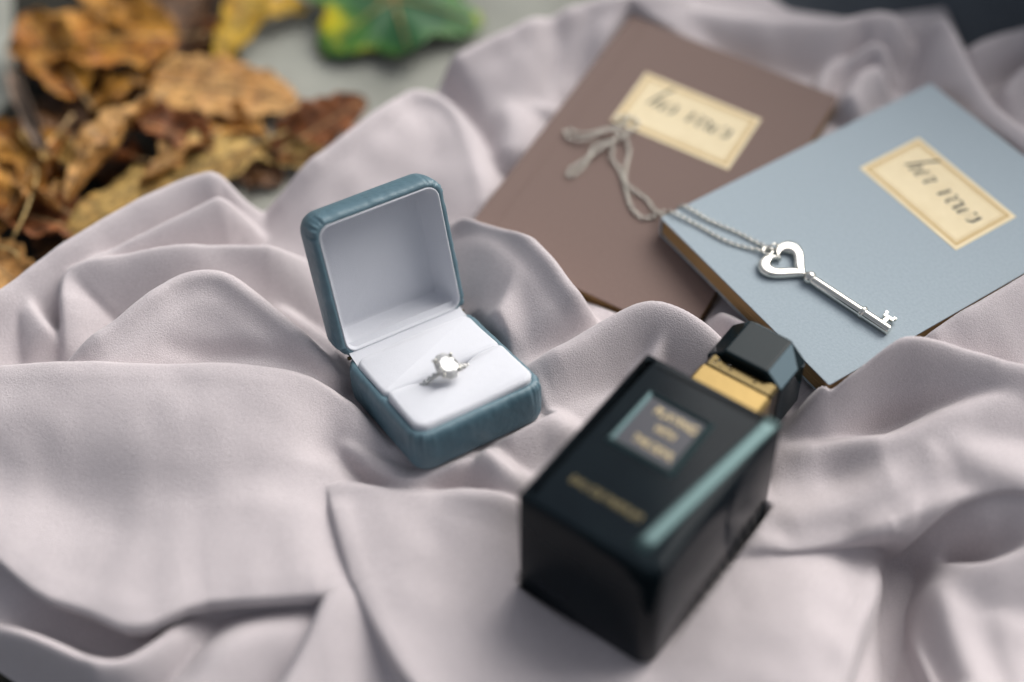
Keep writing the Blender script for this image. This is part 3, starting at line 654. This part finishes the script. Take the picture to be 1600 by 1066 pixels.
Vd = np.stack([A, B2, Hd], -1).reshape(-1, 3); ni, nj = A.shape
Fd = [(i * nj + j, i * nj + j + 1, (i + 1) * nj + j + 1, (i + 1) * nj + j) for i in range(ni - 1) for j in range(nj - 1) if max(Hd[i, j], Hd[i, j + 1], Hd[i + 1, j], Hd[i + 1, j + 1]) > GZ - .4]
tag(obj('dark_garment_shade_heap', Vd, Fd, M_dark, recalc=False), 'charcoal grey garment behind the mauve cloth, its unseen heap added for shade', 'garment')

# ------------------------------------------------------------------ ring box
box = thing('ring_box', 'open blue leatherette ring box with white velvet lining holding a ring', 'ring box', O_box, M_box)
OL = rrect(0, BA, 0, BB, .62, 22, 40)
def pleat(seed, rimrows, amp, step):
    rr = np.random.RandomState(seed); ph = rr.uniform(0, 6.28, 8)
    def f(i, j):
        x, y, nx, ny = OL[i]
        corner = max(0, min(1, 2.2 * abs(nx * ny) + .0))
        e = sum(math.sin(i * q + ph[k]) for k, q in enumerate((.9, 1.7, .37, .61))) / 2.4
        fade = math.exp(-((j - rimrows) / 2.2) ** 2)
        return amp * e * (corner * .8 + .2) * fade + .007 * math.sin(i * .11 + ph[5]) * math.sin(j * .8 + ph[6])
    return f
m = MB()
m.sweep(OL, [(-.42, -.9), (-.36, -.25), (-.30, -.02), (-.24, .035), (-.15, .055), (-.07, .035), (-.01, -.03), (.03, -.13), (.05, -.3), (.06, -.55), (.06, -.8), (.05, -1.05), (.02, -1.25), (-.04, -1.40), (-.14, -1.48), (-.3, -1.5)], wob=pleat(2, 7, .055, 1))
m.build('base_shell', M_leather, box)
def TL(u, v, wd):      # lid frame: u across, v from the hinge outwards, wd depth behind the rim
    return (u, BB + v * math.cos(LPHI) + wd * math.sin(LPHI), v * math.sin(LPHI) - wd * math.cos(LPHI))
m = MB()
m.sweep(OL, [(-.30, .5), (-.25, .10), (-.22, .0), (-.16, -.055), (-.08, -.05), (-.01, .0), (.035, .10), (.06, .28), (.07, .5), (.06, .75), (.03, .98), (-.04, 1.15), (-.15, 1.26), (-.32, 1.31), (-.5, 1.32)], T=TL, wob=pleat(5, 5, .070, 1))
m.build('lid_shell', M_leather, box)
OI = rrect(.21, BA - .21, .21, BB - .21, .42, 8, 24); OB = rrect(.56, BA - .56, .62, BB - .52, .12, 8, 24)
m = MB(); V = []; rows = 0
for o_, z_ in ((.03, .06), (.025, -.05), (-.005, -.075), (-.035, -.06), (-.05, -.01)):
    V += [TL(x + nx * o_, y + ny * o_, z_) for x, y, nx, ny in OI]; rows += 1
for f, z_, b_ in ((.1, .10, 0), (.3, .32, .02), (.6, .64, .03), (.85, .90, .01), (.96, 1.0, 0), (1.0, 1.03, 0)):
    V += [TL(p[0] + p[2] * (-.06 * (1 - f) + b_) + (q[0] - p[0]) * f, p[1] + p[3] * (-.06 * (1 - f) + b_) + (q[1] - p[1]) * f, z_) for p, q in zip(OI, OB)]; rows += 1
for k in (.93, .7, .4, .12):
    V += [TL(BA / 2 + (x - BA / 2) * k, BB / 2 + .05 + (y - BB / 2 - .05) * k, 1.03 - .10 * (1 - k ** 2)) for x, y, _, _ in OB]; rows += 1
n = len(OI); m.add(V, [(j * n + i, j * n + (i + 1) % n, (j + 1) * n + (i + 1) % n, (j + 1) * n + i) for j in range(rows - 1) for i in range(n)] + [tuple(range((rows - 1) * n, rows * n))])
m.build('lid_lining', M_velvet, box)
for xx in (.30, BA - .30):
    m = MB(); m.lathe([(-.16, .05), (-.15, .065), (.15, .065), (.16, .05)], 12, T=lambda x, y, z: (xx + x, BB - .05 + y, .05 + z)); m.build('hinge', M_golddk, box)
def cushion(x0, x1, y0, y1, rc, ztop, sag, nm):
    m = MB(); o = rrect(x0, x1, y0, y1, rc, 10, 26); r = .15
    prof = [(-.0, -.9), (.0, ztop - r)] + [(-r + r * math.cos(R_(a)), ztop - r + r * math.sin(R_(a))) for a in (15, 30, 45, 60, 75, 90)] + [(-.19, ztop + .004), (-.22, ztop + .012)]
    rr = np.random.RandomState(len(nm)); 
    m.sweep(o, prof, wob=lambda i, j: .018 * math.sin(i * .13 + 1) * (j > 1))
    V = []
    for (x, y, z) in m.V:
        if z > ztop - .5:
            z += sag * math.cos((x - x0) / (x1 - x0) * math.pi * 2) * .03 - .05 * ((y - y1) / (y1 - y0)) ** 2 * (sag > 0)
            dip = math.exp(-((x - 2.3) / 1.0) ** 4); q_ = (y - y0) / (y1 - y0)
            if sag > 0: z -= .30 * dip * max(0, q_) ** 10; y -= .10 * dip * max(0, q_) ** 8
            else: z -= .16 * dip * max(0, 1 - q_) ** 10
        V.append((x, y, z))
    m.V = V
    return m.build('cushion', M_velvet, box)
cushion(.22, BA - .22, 2.40, BB - .42, [.24, .35, .35, .24], .24, -1, 'rear')
cushion(.22, BA - .22, (.22), 2.375, [.42, .24, .24, .42], .30, 1, 'front')
m = MB(); m.sweep(rrect(.2, BA - .2, .2, BB - .2, .4, 8, 8), [(0, -.60), (0, -.42), (-.05, -.40)], cap0=True); m.build('base_lining', M_velvet, box)
# hinge lining strip between the cushion and the lid, with its small stitched tab
m = MB()
Vh = []; Fh = []
for i in range(21):
    x = .24 + (BA - .48) * i / 20
    for (yy, zz) in ((BB - .60, .02), (BB - .34, .10), (BB - .12, .16), (BB + .10, .26), (BB + .25, .42)):
        Vh.append((x, yy, zz))
for i in range(20):
    for k in range(4): Fh.append((i * 5 + k, i * 5 + k + 1, (i + 1) * 5 + k + 1, (i + 1) * 5 + k))
m.add(Vh, Fh); m.build('hinge_lining', M_velvet, box)

# ------------------------------------------------------------------ ring
lean = R_(24)
O_r = O_box + M_box @ np.array([2.24, 2.39, -.52]); M_r = M_box @ np.array([[1, 0, 0], [0, math.cos(lean), -math.sin(lean)], [0, math.sin(lean), math.cos(lean)]])
ring = thing('engagement_ring', 'silver ring with a large clear stone, stuck in the white cushion slot', 'ring', O_r, M_r)
RR = 1.16
m = MB(); m.tube([(RR * math.cos(a), 0, RR * math.sin(a)) for a in np.linspace(0, 2 * math.pi, 96, endpoint=False)], .07, 10, closed=True); m.build('band', M_silver, ring)
def gem(m, c, r, up, h=1.0, n=8):
    """brilliant-cut stone: table, crown, girdle, pavilion"""
    c = np.array(c, float); up = np.array(up, float); up /= np.linalg.norm(up)
    a = np.cross(up, [0, 1, 0] if abs(up[1]) < .9 else [1, 0, 0]); a /= np.linalg.norm(a); b = np.cross(up, a)
    V = []; 
    for rad, hh, off in ((.55, .34, 0), (.82, .22, .5), (1, .06, 0), (1, 0, 0), (.5, -.42, .5)):
        for k in range(n):
            A = 2 * math.pi * (k + off) / n; V.append(c + r * rad * (math.cos(A) * a + math.sin(A) * b) + up * r * hh * h)
    V.append(c - up * r * .8 * h); F = [tuple(range(n))]
    for j in range(4):
        for k in range(n):
            k2 = (k + 1) % n; F += [(j * n + k, j * n + k2, (j + 1) * n + k), (j * n + k2, (j + 1) * n + k2, (j + 1) * n + k)]
    for k in range(n): F.append((4 * n + k, 4 * n + (k + 1) % n, 5 * n))
    m.add(V, F)
m = MB(); gem(m, (0, 0, RR + .26), .43, (0, 0, 1), n=10); m.V = [(x * .95, y * 1.2, z) for x, y, z in m.V]; m.build('centre_stone', M_gem, ring, smooth=False)
for sx in (-1, 1):
    for sy in (-1, 1):
        m = MB(); m.tube([(sx * .08, sy * .06, RR + .02), (sx * .2, sy * .2, RR + .2), (sx * .34, sy * .34, RR + .34), (sx * .27, sy * .27, RR + .43)], [.05, .05, .05, .045], 8); m.build('prong', M_silver, ring)
m = MB(); m.lathe([(-.02, .10), (.06, .16), (.12, .2)], 16, T=lambda x, y, z: (y, z, RR + .04 + x)); m.build('basket', M_silver, ring)
for sx in (-1, 1):
    for k in range(6):
        a = math.pi / 2 - sx * (.36 + .15 * k)
        m = MB(); gem(m, ((RR + .08) * math.cos(a), 0, (RR + .08) * math.sin(a)), .088, (math.cos(a), 0, math.sin(a)), n=6)
        m.build('accent_stone', M_gem, ring, smooth=False)

# ------------------------------------------------------------------ notebooks
STROKES = {  # handwriting, letter box 0..1 wide, x-height 1
 'h': ([(.0, 0), (.25, 1.1), (.48, 1.95), (.55, 2.2), (.45, 2.25), (.3, 1.6), (.12, .1), (.3, .75), (.5, .95), (.58, .7), (.5, .15), (.62, .0), (.8, .2)], .85),
 'i': ([(0, .2), (.18, .9), (.12, .1), (.25, 0), (.42, .25)], .45),
 's': ([(0, .2), (.25, .95), (.3, .9), (.42, .4), (.35, .05), (.1, .0), (.2, .12), (.6, .25)], .65),
 'e': ([(0, .2), (.3, .5), (.42, .8), (.28, .95), (.1, .6), (.1, .2), (.25, 0), (.52, .25)], .55),
 'r': ([(0, .2), (.15, .95), (.2, .8), (.45, .85), (.35, .3), (.45, 0), (.65, .25)], .68),
 'v': ([(0, .8), (.15, .95), (.2, .3), (.25, 0), (.45, .5), (.6, 1.0), (.8, .85)], .78),
 'o': ([(.35, .95), (.1, .7), (.05, .2), (.25, 0), (.48, .3), (.45, .8), (.32, .95), (.62, .8)], .62),
 'w': ([(0, .9), (.08, .2), (.2, 0), (.4, .5), (.45, .8), (.45, .2), (.6, 0), (.8, .5), (.85, 1.0), (1.0, .85)], 1.0),
}
def handwriting(parent, word, x, y, z, hgt, slope):
    for wd in word.split(' '):
        m = MB(); x0 = x
        for ch in wd:
            P, adv = STROKES[ch]; Q = spline([(a, b) for a, b in P], 40)
            for i in range(len(Q) - 1):
                a = Q[i]; b = Q[i + 1]; d = b - a; d /= np.linalg.norm(d) + 1e-9
                wd_ = .020 + .052 * max(0, -d[1])
                nrm = np.array([-d[1], d[0]]) * wd_ + np.array([.01, .01])
                def X(p): return (x + hgt * (p[0] * 1.12 + .30 * p[1]), y + hgt * p[1] + slope * (x + hgt * p[0] - x0), z)
                m.add([X(a - nrm), X(b - nrm), X(b + nrm), X(a + nrm)], [(0, 1, 2, 3)])
            x += hgt * adv * 1.16
        m.build('handwriting', M_ink, parent, smooth=False, recalc=False)
        y += slope * (x - x0); x += hgt * .75
def notebook(nm, label, O, M, cover, words):
    t = thing(nm, label, 'notebook', O, M, 'small notebooks lying on the cloth')
    def coverboard(z0, z1, name, ov):
        m = MB(); o = rrect(-ov, NW + ov, -ov, NH + ov, [.07, .07, .05, .05], 4, 6)
        e = .012
        m.sweep(o, [(-e, z0), (0, z0 + e), (0, z1 - e), (-e, z1)], cap0=True); return m.build(name, cover, t, sh=40)
    coverboard(-NT, -NT + .055, 'back_cover', 0)
    if words.startswith('his'):                                       # a scored hinge runs down the brown cover beside the spine
        m = MB(); a_ = .82; sec = [(0, -.055), (0, -.012), (.012, 0), (a_ - .05, 0), (a_, -.028), (a_ + .05, 0), (NW - .012, 0), (NW, -.012), (NW, -.055)]
        m.add([(x, y, z) for y in (0, NH) for x, z in sec], [(i, i + 1, i + 10, i + 9) for i in range(8)] + [tuple(range(9)), tuple(reversed(range(9, 18)))])
        m.build('front_cover', cover, t, sh=25)
    else:
        coverboard(-.055, 0, 'front_cover', 0)
    m = MB(); m.box(0.0, .05, .0, NH, -NT + .055, -.055); m.build('spine', cover, t, smooth=False)
    m = MB(); o = rrect(.05, NW - .08, .07, NH - .07, .03, 3, 30)
    rr = np.random.RandomState(4)
    ks = 14; prof = []
    for k in range(ks + 1):
        z = -NT + .055 + (NT - .11) * k / ks; prof.append((.018 * rr.uniform(-1, 1), z))
    m.sweep(o, prof, cap0=True); m.build('pages', M_paper, t, sh=60)
    # pasted label
    lx, ly, lw, lh = 2.056, 7.611, 5.028, 2.932; lz = .012
    m = MB(); m.sweep(rrect(lx, lx + lw, ly, ly + lh, .03, 3, 4), [(0, .001), (0, lz)], cap0=True); lab = m.build('label', M_label, t, smooth=False)
    def border(ins, wd, z):
        m = MB(); a0, a1, b0, b1 = lx + ins, lx + lw - ins, ly + ins, ly + lh - ins
        for (p, q, r_, s_) in ((a0, a1, b0, b0 + wd), (a0, a1, b1 - wd, b1), (a0, a0 + wd, b0 + wd, b1 - wd), (a1 - wd, a1, b0 + wd, b1 - wd)):
            m.box(p, q, r_, s_, lz - .004, z)
        m.build('printed_border', M_border, lab, smooth=False)
    border(.16, .10, lz + .003); border(.32, .028, lz + .003)
    handwriting(lab, words, lx + .75, ly + lh * .50, lz + .006, .55, -.05)
    return t
brown_book = notebook('notebook', 'brown notebook with a cream label, partly under the blue notebook', O_brn, M_brn, M_brown, 'his vows')
blue_book = notebook('notebook', 'pale blue notebook with a cream label, silver key on its cover', O_blu, M_blu, M_blue, 'her vows')

# ------------------------------------------------------------------ key pendant
kang = math.atan2(3.07 - 2.43, 8.61 - 5.45)
Ok = O_blu + M_blu @ np.array([4.30, 2.20, .012])
Mk = M_blu @ np.array([[math.cos(kang), -math.sin(kang), 0], [math.sin(kang), math.cos(kang), 0], [0, 0, 1]])
key = thing('key_pendant', 'silver key pendant with a heart shaped bow on the blue notebook', 'pendant', Ok, Mk)
def heart(t, s):
    x = 16 * math.sin(t) ** 3; y = 13 * math.cos(t) - 5 * math.cos(2 * t) - 2 * math.cos(3 * t) - math.cos(4 * t)
    return (-y * s, x * s)                  # the point of the heart looks along +x
n_ = 120; TT = np.linspace(0, 2 * math.pi, n_, endpoint=False) + .001
out_ = np.array([heart(t, .059) for t in TT])
inn_ = np.array([heart(t, .0305) for t in TT]) + [-.045, 0]
rows = []
for f, z in ((0, .03), (-.03, .08), (-.01, .18), (.07, .222), (.3, .232), (.7, .232), (.93, .222), (1.01, .18), (1.03, .08), (1.0, .03), (.5, .02)):
    rows.append([(*(out_[i] * (1 - f) + inn_[i] * f), z) for i in range(n_)])
V = [p for r_ in rows for p in r_]; F = []
for j in range(len(rows)):
    for i in range(n_):
        j2 = (j + 1) % len(rows); i2 = (i + 1) % n_; F.append((j * n_ + i, j * n_ + i2, j2 * n_ + i2, j2 * n_ + i))
obj('heart_bow', V, F, M_silver, key)
x0 = 1.00; xe = 8.61 / 1 - 4.30; xe = 4.40
m = MB(); m.lathe([(x0 - .14, .06), (x0 - .10, .17), (x0, .235), (x0 + .10, .24), (x0 + .19, .20), (x0 + .23, .13)], 24, T=lambda x, y, z: (x, y, z + .17)); m.build('ball_collar', M_silver, key)
m = MB(); m.lathe([(x0 + .2, .17), (x0 + .4, .182), (xe - .05, .182), (xe, .16), (xe, .05)], 24, T=lambda x, y, z: (x, y, z + .15)); m.build('shank', M_silver, key, sh=50)
m = MB(); m.lathe([(3.22, .16), (3.25, .225), (3.31, .24), (3.37, .225), (3.40, .14), (3.43, .14), (3.46, .165), (3.49, .14)], 24, T=lambda x, y, z: (x, y, z + .17)); m.build('ring_collar', M_silver, key)
m = MB()
for (a, b, c, d) in ((3.97, 4.13, .12, .36), (3.86, 4.26, .36, .49), (3.82, 3.94, .49, .62), (4.17, 4.30, .49, .58)):
    m.box(a, b, c, d, .08, .22)
o = m.build('key_bit', M_silver, key, smooth=False)
bv = o.modifiers.new('bevel', 'BEVEL'); bv.width = .0002; bv.segments = 2
# two small rings at the top of the heart
m = MB(); m.tube([(-.78 + .17 * math.cos(a), -.02 + .17 * math.sin(a), .16) for a in np.linspace(0, 6.283, 28, endpoint=False)], .045, 8, closed=True); m.build('bail_loop', M_silver, key)
m = MB(); m.tube([(-.74 + .07 * math.cos(a), .16 + .20 * math.cos(a), .23 + .15 * math.sin(a)) for a in np.linspace(0, 6.283, 28, endpoint=False)], .04, 8, closed=True); m.build('jump_ring', M_silver, key)

# ------------------------------------------------------------------ chain
def on_blue(x, y, z=.07): return O_blu + M_blu @ np.array([x, y, z])
def on_brown(x, y, z=.07): return O_brn + M_brn @ np.array([x, y, z])
PA = [on_blue(3.62, 2.25, .16), on_blue(3.0, 2.05), on_blue(2.12, 1.74), on_blue(1.18, 1.32), on_blue(.05, .97, .09), on_blue(-.14, .80, -.35), on_brown(5.95, 4.55, .1),
      on_brown(5.72, 4.22), on_brown(5.36, 3.93), on_brown(4.75, 4.2), on_brown(4.1, 4.95), on_brown(3.5, 5.6), on_brown(3.06, 5.85, .1), on_brown(2.75, 6.4, .2), on_brown(2.2, 6.1, .15),
      on_brown(2.3, 5.2), on_brown(2.2, 4.5), on_brown(2.02, 4.35), on_brown(1.95, 4.65, .1), on_brown(2.3, 5.5, .15), on_brown(2.6, 6.3, .25), on_brown(2.9, 7.1, .15), on_brown(3.1, 7.9, .1), on_brown(2.6, 8.05, .1), on_brown(2.35, 7.7, .12)]
PB = [on_blue(3.62, 2.1, .16), on_blue(2.9, 1.55), on_blue(2.16, 1.13), on_blue(1.1, .81), on_blue(.08, .43, .09), on_blue(-.14, .40, -.3), on_brown(5.6, 4.45, .1),
      on_brown(5.08, 4.8), on_brown(4.55, 4.9), on_brown(4.04, 5.09, .14), on_brown(3.7, 5.8), on_brown(3.45, 6.5), on_brown(3.05, 6.95, .15), on_brown(2.6, 7.0, .3), on_brown(2.05, 6.88, .15),
      on_brown(1.49, 6.37), on_brown(.95, 6.35), on_brown(.88, 6.15), on_brown(1.2, 5.95, .1), on_brown(1.7, 6.1, .18), on_brown(2.2, 6.75, .3), on_brown(2.7, 7.5, .22), on_brown(2.5, 7.95, .15), on_brown(2.2, 7.6, .2)]
chain = thing('necklace_chain', 'fine silver curb chain heaped on the brown notebook and leading to the key', 'chain', PA[12], np.eye(3))
m = MB(); c0 = PA[12]; nl = 0
for PP in (PA, PB):
    P3 = np.array(PP); ext = []
    Q = spline(np.c_[P3[:, :2], P3[:, 2:]], 900)
    Ls = np.r_[0, np.cumsum(np.linalg.norm(np.diff(Q, axis=0), axis=1))]
    k = 0; s_ = .06
    while s_ < Ls[-1]:
        p = np.array([np.interp(s_, Ls, Q[:, a]) for a in range(3)]); q = np.array([np.interp(min(s_ + .02, Ls[-1]), Ls, Q[:, a]) for a in range(3)])
        t = q - p; t /= np.linalg.norm(t) + 1e-9; up = np.array([0, 0, 1.0]); sd_ = np.cross(up, t); sd_ /= np.linalg.norm(sd_) + 1e-9; up = np.cross(t, sd_)
        an = R_(42 if k % 2 else -42); e1 = t * .095; ax = sd_ * math.cos(an) + up * math.sin(an)
        Pl = [p - c0 + e1 * math.cos(A) + ax * .066 * math.sin(A) + t * .02 * math.sin(A) for A in np.linspace(0, 6.283, 10, endpoint=False)]
        m.tube(Pl, .021, 6, closed=True); s_ += .125; k += 1; nl += 1
tag(m.build('chain_links', M_chain, chain), kind='stuff')

# ------------------------------------------------------------------ perfume bottle
bottle = thing('perfume_bottle', 'black glass perfume bottle lying on its back with a gold collar', 'perfume bottle', O_bot, M_bot * BK)
k_ = 1.0
m = MB(); o = rrect(0, BW, 0, BHT, [.55, .15, .12, .18], 8, 8)
m.sweep(o, [(-.45, -BT + .0), (-.12, -BT + .02), (-.03, -BT + .10), (0, -BT + .25), (0, -.16), (-.015, -.13), (-.115, -.015), (-.135, -.002), (-.17, .0), (-.45, .002)], cap0=True)
m.build('glass_body', M_glass, bottle, sh=50)
# pale strip along the right bevel, its sky reflection painted in as colour
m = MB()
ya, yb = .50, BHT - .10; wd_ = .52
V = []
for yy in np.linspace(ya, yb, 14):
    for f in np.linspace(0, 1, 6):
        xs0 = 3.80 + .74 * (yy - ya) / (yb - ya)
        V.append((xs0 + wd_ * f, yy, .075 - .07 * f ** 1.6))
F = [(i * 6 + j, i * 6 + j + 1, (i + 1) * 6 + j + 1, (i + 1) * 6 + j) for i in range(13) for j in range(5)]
m.add(V, F); ob = m.build('bevel_sheen_strip', M_bevel_sheen, bottle); so = ob.modifiers.new('solid', 'SOLIDIFY'); so.thickness = .0006; so.offset = -1
# plaque: a raised frame of four bevels round an enamel plate
px0, px1, py0, py1 = .97, 3.43, 3.24, 5.78
m = MB(); m.box(px0 + .2, px1 - .2, py0 + .2, py1 - .2, -.02, .05); plaque = m.build('plaque', M_plaque, bottle, smooth=False)
def quad_strip(P, name):
    m = MB(); m.add(P, [(0, 1, 2, 3), (4, 5, 6, 7), (0, 4, 5, 1), (1, 5, 6, 2), (2, 6, 7, 3), (3, 7, 4, 0)]); m.build(name, M_frame, plaque, smooth=False)
b_ = .24; zt = .13
C = [(px0, py0), (px1, py0), (px1, py1), (px0, py1)]; I = [(px0 + b_, py0 + b_), (px1 - b_, py0 + b_), (px1 - b_, py1 - b_), (px0 + b_, py1 - b_)]
for q in range(4):
    q2 = (q + 1) % 4
    mid = lambda a, b, t: (a[0] + (b[0] - a[0]) * t, a[1] + (b[1] - a[1]) * t)
    P = [(*C[q], .01), (*C[q2], .01), (*mid(C[q2], I[q2], .45), zt), (*mid(C[q], I[q], .45), zt)]
    quad_strip(P + [(x, y, -.01) for x, y, z in P], 'plaque_frame')
    P = [(*mid(C[q], I[q], .45), zt - .002), (*mid(C[q2], I[q2], .45), zt - .002), (*I[q2], .055), (*I[q], .055)]
    quad_strip(P + [(x, y, -.01) for x, y, z in P], 'plaque_frame')
def text(body, size, x, y, z, mt, parent, T=None, width=None):
    cu = bpy.data.curves.new('t', 'FONT'); cu.body = body; cu.size = size; cu.align_x = 'CENTER'; cu.align_y = 'CENTER'; cu.extrude = .012
    to = bpy.data.objects.new('t', cu); COL.objects.link(to)
    me = bpy.data.meshes.new_from_object(to); bpy.data.objects.remove(to)
    co = np.array([v.co[:] for v in me.vertices]); wd = co[:, 0].max() - co[:, 0].min()
    f = (width / wd) if width else 1
    for v in me.vertices:
        p = (x + v.co.x * f, y + v.co.y, z + v.co.z)
        if T: p = T(*p)
        v.co = Vector(p) * S
    me.name = 'lettering'; me.materials.clear(); me.materials.append(mt)
    o = bpy.data.objects.new('lettering', me); COL.objects.link(o); o.parent = parent
    return o
text('PLAYING', .46, 2.36, 5.14, .06, M_gilt, plaque, width=1.50)
text('WITH', .44, 2.34, 4.54, .06, M_gilt, plaque, width=.72)
text('THE DEVIL', .44, 2.36, 3.86, .06, M_gilt, plaque, width=1.46)
text('EAU DE PARFUM', .42, 2.25, 1.46, .012, M_giltdk, bottle, width=2.5)
text('O  N  C', .30, 1.35, -1.75 , .008, M_plaque, bottle, T=lambda x, y, z: (x, -z, y - 2.4))
# collar and cap
def octa(m, x0, x1, z0, z1, c, y0, y1, ec):
    def ring(y, ins):
        a0, a1, b0, b1 = x0 + ins, x1 - ins, z0 + ins, z1 - ins
        return [(a0 + c, y, b1), (a1 - c, y, b1), (a1, y, b1 - c), (a1, y, b0 + c), (a1 - c, y, b0), (a0 + c, y, b0), (a0, y, b0 + c), (a0, y, b1 - c)]
    Rg = [ring(y0, ec * .3), ring(y0 + ec * .3, 0), ring(y1 - ec, 0), ring(y1, ec)]
    V = [p for r_ in Rg for p in r_]; F = [(j * 8 + i, j * 8 + (i + 1) % 8, (j + 1) * 8 + (i + 1) % 8, (j + 1) * 8 + i) for j in range(3) for i in range(8)]
    F += [tuple(range(8)), tuple(reversed(range(24, 32)))]
    m.add([(a * k_, b * k_, d * k_) for a, b, d in V], F)
m = MB(); octa(m, 1.28, 3.95, -3.8, -1.0, .12, 7.0, 8.62, .12); co = m.build('collar', M_gold, bottle, smooth=False)
m = MB(); octa(m, 1.34, 3.89, -3.74, -1.05, .10, 8.63, 9.16, .05); co2 = m.build('collar_band', M_golddk, bottle, smooth=False)
for (dx, dy, r_) in ((1.60, 8.84, .07), (1.68, 8.98, .055), (2.06, 8.96, .055), (2.2, 8.84, .065), (2.95, 8.96, .055), (3.12, 8.84, .07), (1.85, 8.76, .04)):
    m = MB(); m.lathe([(0, r_), (r_ * .35, r_ * .9), (r_ * .6, r_ * .65), (r_ * .72, r_ * .3), (r_ * .75, .004)], 12, T=lambda x, y, z: (dx + y, dy + z, -1.05 + x)); m.build('droplet', M_drop, co2)
m = MB(); octa(m, 1.12, 3.95, -3.95, -.70, .62, 9.14, 11.05, .20); cap = m.build('cap', M_cap, bottle, smooth=False)
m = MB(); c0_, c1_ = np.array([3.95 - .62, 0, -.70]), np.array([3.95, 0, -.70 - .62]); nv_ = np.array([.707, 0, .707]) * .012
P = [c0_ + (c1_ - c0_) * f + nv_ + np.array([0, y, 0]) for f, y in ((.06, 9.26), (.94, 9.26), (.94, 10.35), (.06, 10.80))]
m.add([tuple(p) for p in P] + [tuple(p - nv_) for p in P], [(0, 1, 2, 3), (7, 6, 5, 4), (0, 4, 5, 1), (1, 5, 6, 2), (2, 6, 7, 3), (3, 7, 4, 0)]); m.build('facet_sheen_plate', M_facet_sheen, cap, smooth=False)  # pale plate laid over the right chamfer as a painted reflection
bv = cap.modifiers.new('bevel', 'BEVEL'); bv.width = .0004; bv.segments = 2
